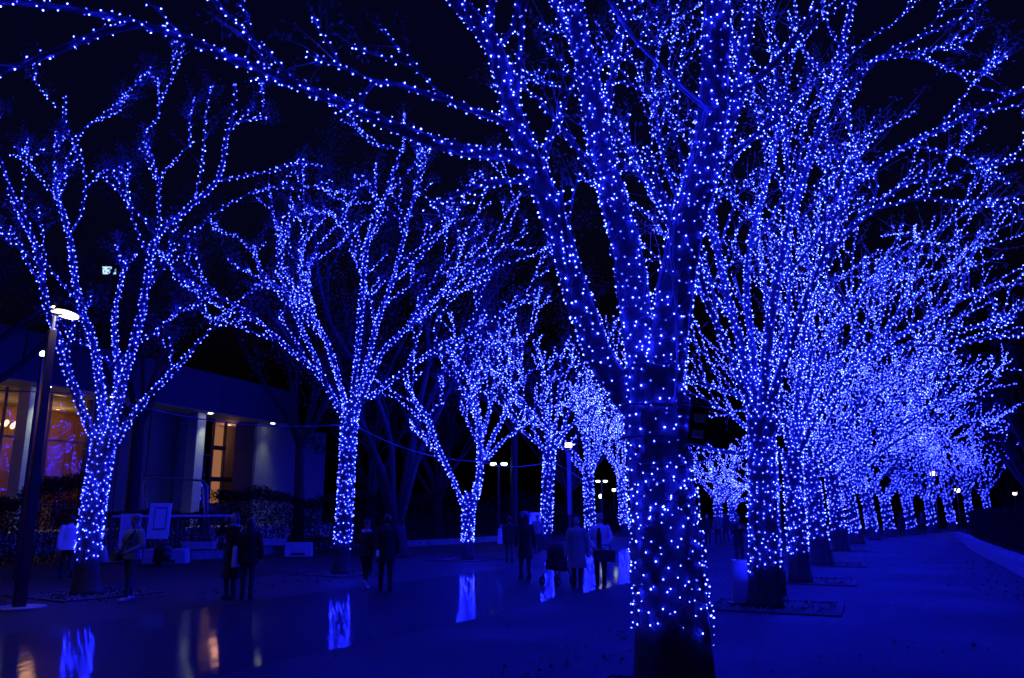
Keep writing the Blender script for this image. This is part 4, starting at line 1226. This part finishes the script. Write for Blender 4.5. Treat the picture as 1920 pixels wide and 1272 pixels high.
def person(label, px, py, head_py, face=0.0, stride=0.0, arms=None, top='c_black', hem=.85, flare=1.0, legs='c_black', skirt=None,
           hair='hair_black', long_hair=False, hat=None, shoes='c_black', bulk=1.0, hood=False, scarf=None, d=None, lift=False, open_front=None, group=None):
    p = G(px, py) if d is None else at(px, py, d, 0)
    zh = W(px, head_py, p[1])[2]
    k = float(np.clip(zh, 1.5, 1.84)) / 1.74
    root = thing('person', label, 'person', (p[0], p[1], 0), face, group)
    S = lambda v: tuple(np.array(v, float) * k)
    arms = arms or {}
    # skeleton (front is +y in the person's own frame)
    hipz, kn, an = .92, .49, .09
    J = {}
    for s, sg in (('l', -1), ('r', 1)):
        st = stride * (1 if s == 'l' else -1)
        kx = sg * .095
        ank = np.array([kx, st, an + (.10 if (lift and st < 0) else 0)])
        knee = np.array([kx, st * .5 + .03 + .05 * abs(stride), kn - .01 * abs(stride)])
        if lift and st < 0: knee = np.array([kx, .06, kn - .02]); ank = np.array([kx, st, an + .16])
        J[s] = dict(hip=np.array([sg * .088, 0, hipz - .02]), knee=knee, ank=ank)
        a = arms.get(s)
        if a is None:
            sw = -st * .6
            a = ((sg * .255, -.02 + sw * .4, 1.12), (sg * .27, .05 + sw, .87))
        J[s]['sh'] = np.array([sg * .175, -.01, 1.405]); J[s]['el'] = np.array(a[0], float); J[s]['wr'] = np.array(a[1], float)
    b = MB()
    b.ell(S((0, .012, 1.635)), S((.074, .092, .108))); b.ell(S((0, .045, 1.575)), S((.05, .052, .05)))
    b.ell(S((0, .106, 1.612)), S((.013, .02, .024)), 8, 6); b.ell(S((0, .092, 1.571)), S((.022, .012, .009)), 8, 6); b.ell(S((0, .088, 1.655)), S((.05, .014, .012)), 8, 6)
    for sg in (-1, 1): b.ell(S((sg * .076, .0, 1.62)), S((.011, .022, .033)), 8, 6)
    b.capsule(S((0, -.012, 1.44)), S((0, .005, 1.56)), .052 * k, .05 * k)
    b.tube([S(v) for v in ((0, 0, .86), (0, 0, .95), (0, 0, 1.08), (0, .005, 1.25), (0, 0, 1.38), (0, -.01, 1.45))], np.array([.12, .155, .128, .155, .165, .07]) * k, 14, ry=np.array([.09, .105, .09, .11, .1, .06]) * k, flat=True)
    for s, sg in (('l', -1), ('r', 1)):
        q = J[s]
        b.capsule(S(q['hip']), S(q['knee']), .078 * k, .055 * k); b.capsule(S(q['knee']), S(q['ank']), .054 * k, .037 * k)
        b.capsule(S(q['ank'] + [0, -.02, -.04]), S(q['ank'] + [0, .13, -.06]), .036 * k, .026 * k)
        b.capsule(S(q['sh']), S(q['el']), .048 * k, .039 * k); b.capsule(S(q['el']), S(q['wr']), .038 * k, .026 * k)
        dv = q['wr'] - q['el']; dv /= np.linalg.norm(dv)
        pe = np.cross(dv, [sg * 1.0, 0, 0.2]); pe /= (np.linalg.norm(pe) + 1e-9)
        pl_ = q['wr'] + dv * .05
        b.capsule(S(q['wr'] + dv * .02), S(pl_ + dv * .03), .032 * k, .035 * k)
        nrmv = np.cross(dv, pe)
        for f in range(4):
            o0 = pl_ + pe * (.027 - .018 * f) + dv * .04
            L1 = (.036, .042, .039, .03)[f]
            o1 = o0 + dv * L1; o2 = o1 + dv * L1 * .6 - nrmv * sg * L1 * .5
            b.capsule(S(o0), S(o1), .0085 * k, .008 * k, 6); b.capsule(S(o1), S(o2), .008 * k, .0065 * k, 6)
        t0 = pl_ + pe * .032; t1 = t0 + pe * .028 + dv * .028; t2 = t1 + dv * .028
        b.capsule(S(t0), S(t1), .011 * k, .0095 * k, 6); b.capsule(S(t1), S(t2), .0095 * k, .008 * k, 6)
    blob(b, 'body', M['skin'], root, .0105)
    for sg in (-1, 1):
        e = MB(); e.ell(S((sg * .03, .094, 1.636)), S((.011, .008, .007)), 8, 6); e.build('eye', M['eye'], root, smooth=True)
    # top
    g = MB(); B_ = bulk
    zs = [hem, min(hem + .12, .98), 1.0, 1.12, 1.27, 1.39, 1.455, 1.475]
    rx = [.19 * flare, .185 * (1 + (flare - 1) * .6), .178, .163, .186, .19, .105, .07]
    ry = [.145 * flare, .135 * (1 + (flare - 1) * .6), .13, .122, .136, .124, .085, .065]
    if hem > .93: zs = zs[:1] + zs[3:]; rx = rx[:1] + rx[3:]; ry = ry[:1] + ry[3:]
    g.tube([S((0, -.005, z)) for z in zs], np.array(rx) * k * B_, 18, ry=np.array(ry) * k * B_, flat=True)
    for s, sg in (('l', -1), ('r', 1)):
        q = J[s]
        g.capsule(S(q['sh']), S(q['el']), .068 * k * B_, .056 * k * B_); g.capsule(S(q['el']), S(q['el'] + (q['wr'] - q['el']) * .93), .056 * k * B_, .044 * k * B_)
    if hood: g.ell(S((0, -.1, 1.46)), S((.12, .08, .08)))
    else: g.tube([S((0, -.012, 1.43)), S((0, -.01, 1.505))], np.array([.085, .075]) * k, 14, ry=np.array([.08, .07]) * k, flat=True)
    blob(g, 'coat' if hem < .8 else 'jacket', M[top], root, .014)
    if open_front:
        g = MB(); g.tube([S((0, .045, z)) for z in (.9, 1.1, 1.27, 1.4)], np.array([.085, .08, .085, .06]) * k * B_, 12, ry=np.array([.1, .1, .105, .085]) * k * B_, flat=True); blob(g, 'shirt', M[open_front], root)
    # legs
    g = MB()
    if skirt:
        z1, fl2, mt = skirt
        g.tube([S((0, 0, z1)), S((0, 0, z1 + .02)), S((0, 0, .85)), S((0, 0, 1.0))], np.array([.2 * fl2, .2 * fl2, .175, .15]) * k, 18, ry=np.array([.18 * fl2, .18 * fl2, .13, .11]) * k, flat=True)
        blob(g, 'skirt', M[mt], root); g = MB()
    g.ell(S((0, 0, .9)), S((.158, .118, .11)))
    for s in 'lr':
        q = J[s]
        g.capsule(S(q['hip']), S(q['knee']), .092 * k, .068 * k); g.capsule(S(q['knee']), S(q['ank'] + [0, 0, .02]), .066 * k, .05 * k)
    blob(g, 'trousers' if not skirt else 'tights', M[legs], root)
    for s in 'lr':
        q = J[s]; g = MB(); a = q['ank']
        if lift and a[2] > .2:
            g.capsule(S(a + [0, -.03, .0]), S(a + [0, .06, -.16]), .046 * k, .04 * k)
        else:
            g.capsule(S(a + [0, -.03, -.035]), S(a + [0, .15, -.05]), .05 * k, .04 * k); g.capsule(S(a + [0, -.02, .03]), S(a + [0, -.01, -.03]), .052 * k, .05 * k)
        blob(g, 'shoe', M[shoes], root)
    if scarf:
        g = MB(); a_ = np.linspace(0, 2 * math.pi, 18); g.tube(np.stack([.085 * np.cos(a_), .08 * np.sin(a_) - .005, 1.475 + .015 * np.sin(a_)], 1) * k, .042 * k, 8)
        blob(g, 'scarf', M[scarf], root)
    # hair / hat
    g = MB()
    g.ell(S((0, -.018, 1.668)), S((.087, .098, .092))); g.ell(S((0, -.04, 1.62)), S((.082, .075, .09)))
    if long_hair:
        g.tube([S(v) for v in ((0, -.055, 1.66), (0, -.075, 1.5), (0, -.1, 1.36), (0, -.1, 1.28))], np.array([.08, .085, .08, .05]) * k, 12, ry=np.array([.06, .05, .045, .03]) * k, flat=True)
        for sg in (-1, 1): g.capsule(S((sg * .078, -.005, 1.66)), S((sg * .082, .0, 1.42)), .024 * k, .02 * k)
    if hat != 'beanie': blob(g, 'hair', M[hair], root)
    if hat:
        g = MB()
        if hat == 'beanie': g.ell(S((0, -.008, 1.69)), S((.09, .105, .085))); g.tube([S((0, -.005, 1.655)), S((0, -.005, 1.69))], np.array([.092, .094]) * k, 16, ry=np.array([.106, .108]) * k, flat=True)
        else:
            rg = np.random.RandomState(5)
            for _ in range(40):
                a_ = rg.uniform(0, 6.28); z_ = rg.uniform(-.02, .12)
                g.ell(S((.115 * math.cos(a_), .12 * math.sin(a_) - .01, 1.665 + z_)), S((.045, .045, .04)), 8, 6)
            g.ell(S((0, -.01, 1.74)), S((.11, .12, .08)))
        blob(g, 'hat', M['c_grey' if hat == 'beanie' else 'c_padded'], root)
    return root, p, k, J
PI = math.pi
def placed(name, label, cat, root, loc, k):
    """thing held by or hung on a person, standing at the person's place"""
    v = Matrix.Rotation(root.rotation_euler.z, 3, 'Z') @ Vector(loc) * k
    return thing(name, label, cat, (root.location.x + v.x, root.location.y + v.y, root.location.z + v.z), root.rotation_euler.z)

# man walking toward the camera
r, p, k, J = person('man in padded jacket and knit cap walking beside the first left trunk', 240, 1127, 968, PI - .35, .17,
    arms={'l': ((-.28, .02, 1.13), (-.14, .24, 1.02)), 'r': ((.29, -.03, 1.13), (.2, .2, .98))}, top='c_padded', hem=.84, legs='c_jean', hat='beanie', bulk=1.12, shoes='sole', hood=True)
m = MB(); m.box((0, 0, 0), (.15, .09, .1)); c_ = placed('camera_in_hand', 'small camera held at the waist of the man in the knit cap', 'camera', r, (.04, .31, 1.0), k); m.build('case', M['black'], c_, bevel=.01)
m = MB(); m.tube([(0, .04, .0), (0, .12, 0)], [.04, .045], 12); m.build('lens', M['metal'], c_)
sp = MB(); sp.tube(np.array([(-.14, .1, 1.46), (-.05, .17, 1.3), (.1, .175, 1.1), (.2, .1, .98)]) * k, .016, 6)
c_ = placed('crossbody_bag', 'dark crossbody bag worn by the man in the knit cap', 'bag', r, (0, 0, 0), k); sp.build('strap', M['c_black'], c_)
m = MB(); m.box(np.array((.24, .05, .92)) * k, (.1, .24, .2)); m.build('pouch', M['c_black'], c_, bevel=.03)
# woman walking away at far left
r, p, k, J = person('person in white jacket walking away between lamp post and first left trunk', 122, 1088, 966, -.95 + PI * .5, .24, top='c_white', hem=.80, flare=1.3, legs='c_navy', bulk=1.12, long_hair=False, lift=True)
c_ = placed('handbag', 'small dark handbag at the hip of the person in white', 'bag', r, (.24, .04, .95), k)
m = MB(); m.box((0, 0, 0), (.1, .3, .2)); m.build('pouch', M['c_black'], c_, bevel=.03); m = MB(); m.tube([(0, -.1, .1), (-.04, 0, .5), (0, .1, .1)], .01, 6); m.build('strap', M['c_black'], c_)
# talking pair
r, p, k, J = person('person in long dark coat facing the camera, one hand raised to the hair', 430, 1124, 962, PI - .2, .04,
    arms={'r': ((.32, .06, 1.32), (.17, .1, 1.55)), 'l': ((-.26, .0, 1.12), (-.25, .1, .9))}, top='c_black', hem=.62, flare=1.1, legs='c_tights', skirt=(.42, 1.02, 'c_black'), long_hair=True, scarf='c_padded')
r, p, k, J = person('person in short dark coat with bare looking legs, back to the camera', 461, 1126, 972, .12, .03, top='c_black', hem=.78, flare=1.16, legs='c_tights', long_hair=True, bulk=1.05)
c_ = placed('tote_bag', 'white tote bag hanging from the shoulder of the dark coated person', 'bag', r, (-.28, .03, .98), k)
m = MB(); m.box((0, 0, -.06), (.1, .34, .42), 0, 0, .9); m.build('pouch', M['c_white'], c_, bevel=.03)
for y in (-.08, .08): 
    m = MB(); m.tube([(0, y, .12), (.05, y * .6, .4), (.1, 0, .5)], .013, 6); m.build('handle', M['c_white'], c_)
# walking pair left of centre
person('person in black with pale scarf and white sneakers, walking mid stride', 684, 1107, 980, -.35, .2, top='c_black', hem=.82, scarf='c_white', shoes='sole', lift=True, hat='beanie', bulk=1.1,
    arms={'l': ((-.3, .1, 1.2), (-.3, .25, 1.4))})
r, p, k, J = person('tall person in black knee coat walking with a phone in hand', 722, 1110, 966, .25, .12, top='c_black', hem=.66, flare=1.1, bulk=1.1, arms={'l': ((-.28, -.05, 1.14), (-.22, -.12, .92))})
c_ = placed('phone', 'small lit phone held low by the tall person in black', 'phone', r, (-.22, -.2, .88), k)
M['screen'] = emat('phone_screen', (.01, .05, 1), .3)
m = MB(); m.box((0, 0, 0), (.075, .012, .15)); m.build('case', M['black'], c_, bevel=.004); m = MB(); m.box((0, -.008, 0), (.066, .004, .135)); m.build('screen', M['screen'], c_)
# group right of centre
r, p, k, J = person('person in black coat facing away with a white bag at the side', 955, 1056, 970, .1, .06, top='c_black', hem=.72, flare=1.15, legs='c_tights')
c_ = placed('shopping_bag', 'white shopping bag under the arm of the person in black', 'bag', r, (-.36, .02, 1.0), k)
m = MB(); m.box((0, 0, 0), (.14, .34, .5), 0, 0, .85); m.build('pouch', M['c_white'], c_, bevel=.02); m = MB(); m.tube([(0, -.08, .24), (.06, 0, .4), (0, .08, .24)], .01, 6); m.build('handle', M['c_white'], c_)
person('person in fluffy round hat and black knee length coat', 985, 1087, 964, .3, .08, top='c_black', hem=.56, flare=1.14, legs='c_tights', hat='fluffy', long_hair=True)
person('person in pale jacket standing in front of the small sign board', 1008, 1040, 981, PI, .05, top='c_beige', hem=.84, legs='c_navy', d=35)
r, p, k, J = person('person in long pale coat with dark hair walking away', 1083, 1104, 969, PI - .25, .12, top='c_beige', hem=.50, flare=1.22, legs='c_navy', bulk=1.1)
person('fair haired person in open white jacket over black, holding a handbag', 1127, 1103, 963, PI - .3, .06, top='c_white', hem=.86, open_front='c_black', legs='c_black', hair='hair_light', bulk=1.08,
    arms={'l': ((-.27, .04, 1.14), (-.1, .2, .95)), 'r': ((.3, .0, 1.15), (.12, .2, .95))})
hb = thing('handbag', 'boxy dark handbag held in front of the person in open white jacket', 'bag', (G(1134, 1103)[0], G(1134, 1103)[1] - .3, .72), -.2)
m = MB(); m.box((0, 0, 0), (.42, .14, .26), 0, 0, 1.12); m.build('pouch', M['c_navy'], hb, bevel=.02)
m = MB(); m.tube([(-.12, 0, .13), (-.08, 0, .24), (.08, 0, .24), (.12, 0, .13)], .012, 6); m.build('handle', M['c_black'], hb)
# stroller
q0 = G(1046, 1096)
stl = thing('stroller', 'black baby stroller pushed beside the person in long pale coat', 'stroller', (q0[0], q0[1], 0), PI - .6)
m = MB(); m.ell((0, .02, .72), (.22, .3, .26)); m.build('hood', M['c_black'], stl, smooth=True)
m = MB(); m.box((0, .05, .45), (.38, .5, .26), 0, .15); m.build('seat', M['c_black'], stl, bevel=.06)
m = MB()
for sx in (-.2, .2):
    m.tube([(sx, -.5, 1.0), (sx, -.25, .8), (sx, .35, .18)], .016, 6); m.tube([(sx, .0, .5), (sx, -.3, .16)], .016, 6)
m.tube([(-.2, -.5, 1.0), (.2, -.5, 1.0)], .018, 6); m.build('frame', M['black'], stl)
for sx in (-.22, .22):
    for y in (-.3, .35):
        w_ = MB(); w_.tube([(sx - .02, y, .1), (sx + .02, y, .1)], .1, 16); w = w_.build('wheel', M['rubber'], stl)
        w_ = MB(); w_.tube([(sx - .024, y, .1), (sx + .024, y, .1)], .05, 12); w_.build('hub', M['metal'], w)
# far walkers seen past the nearest trunk
CG = 'far walkers between the two nearest right trunks'
person('far walker in dark coat closest to the nearest right trunk', 1328, 1030, 966, PI, .1, top='c_black', hem=.7, d=40, group=CG)
person('far walker in grey jacket, second from the nearest right trunk', 1347, 1026, 968, PI, .12, top='c_grey', hem=.84, d=43, group=CG)
person('far walker in navy, third from the nearest right trunk', 1363, 1024, 970, .2, .12, top='c_navy', hem=.8, d=46, group=CG)
r, p, k, J = person('person in black holding up a phone just left of the second right trunk', 1387, 1052, 967, PI, .05, top='c_black', hem=.66, legs='c_navy', d=27,
    arms={'l': ((-.24, .1, 1.16), (-.06, .26, 1.3)), 'r': ((.25, .1, 1.14), (.06, .26, 1.28))})
person('walker in dark jacket between the third and fourth right trunks', 1518, 1045, 968, 0, .12, top='c_navy', hem=.8, d=33, legs='c_jean')
person('far figure in black between the eighth and ninth right trunks', 1693, 1004, 968, 0, .1, top='c_black', hem=.7, d=56, group='far figures under the right row')
person('far figure in dark blue between the ninth and tenth right trunks', 1731, 1000, 968, PI, .1, top='c_navy', hem=.8, d=60, group='far figures under the right row')
flush()
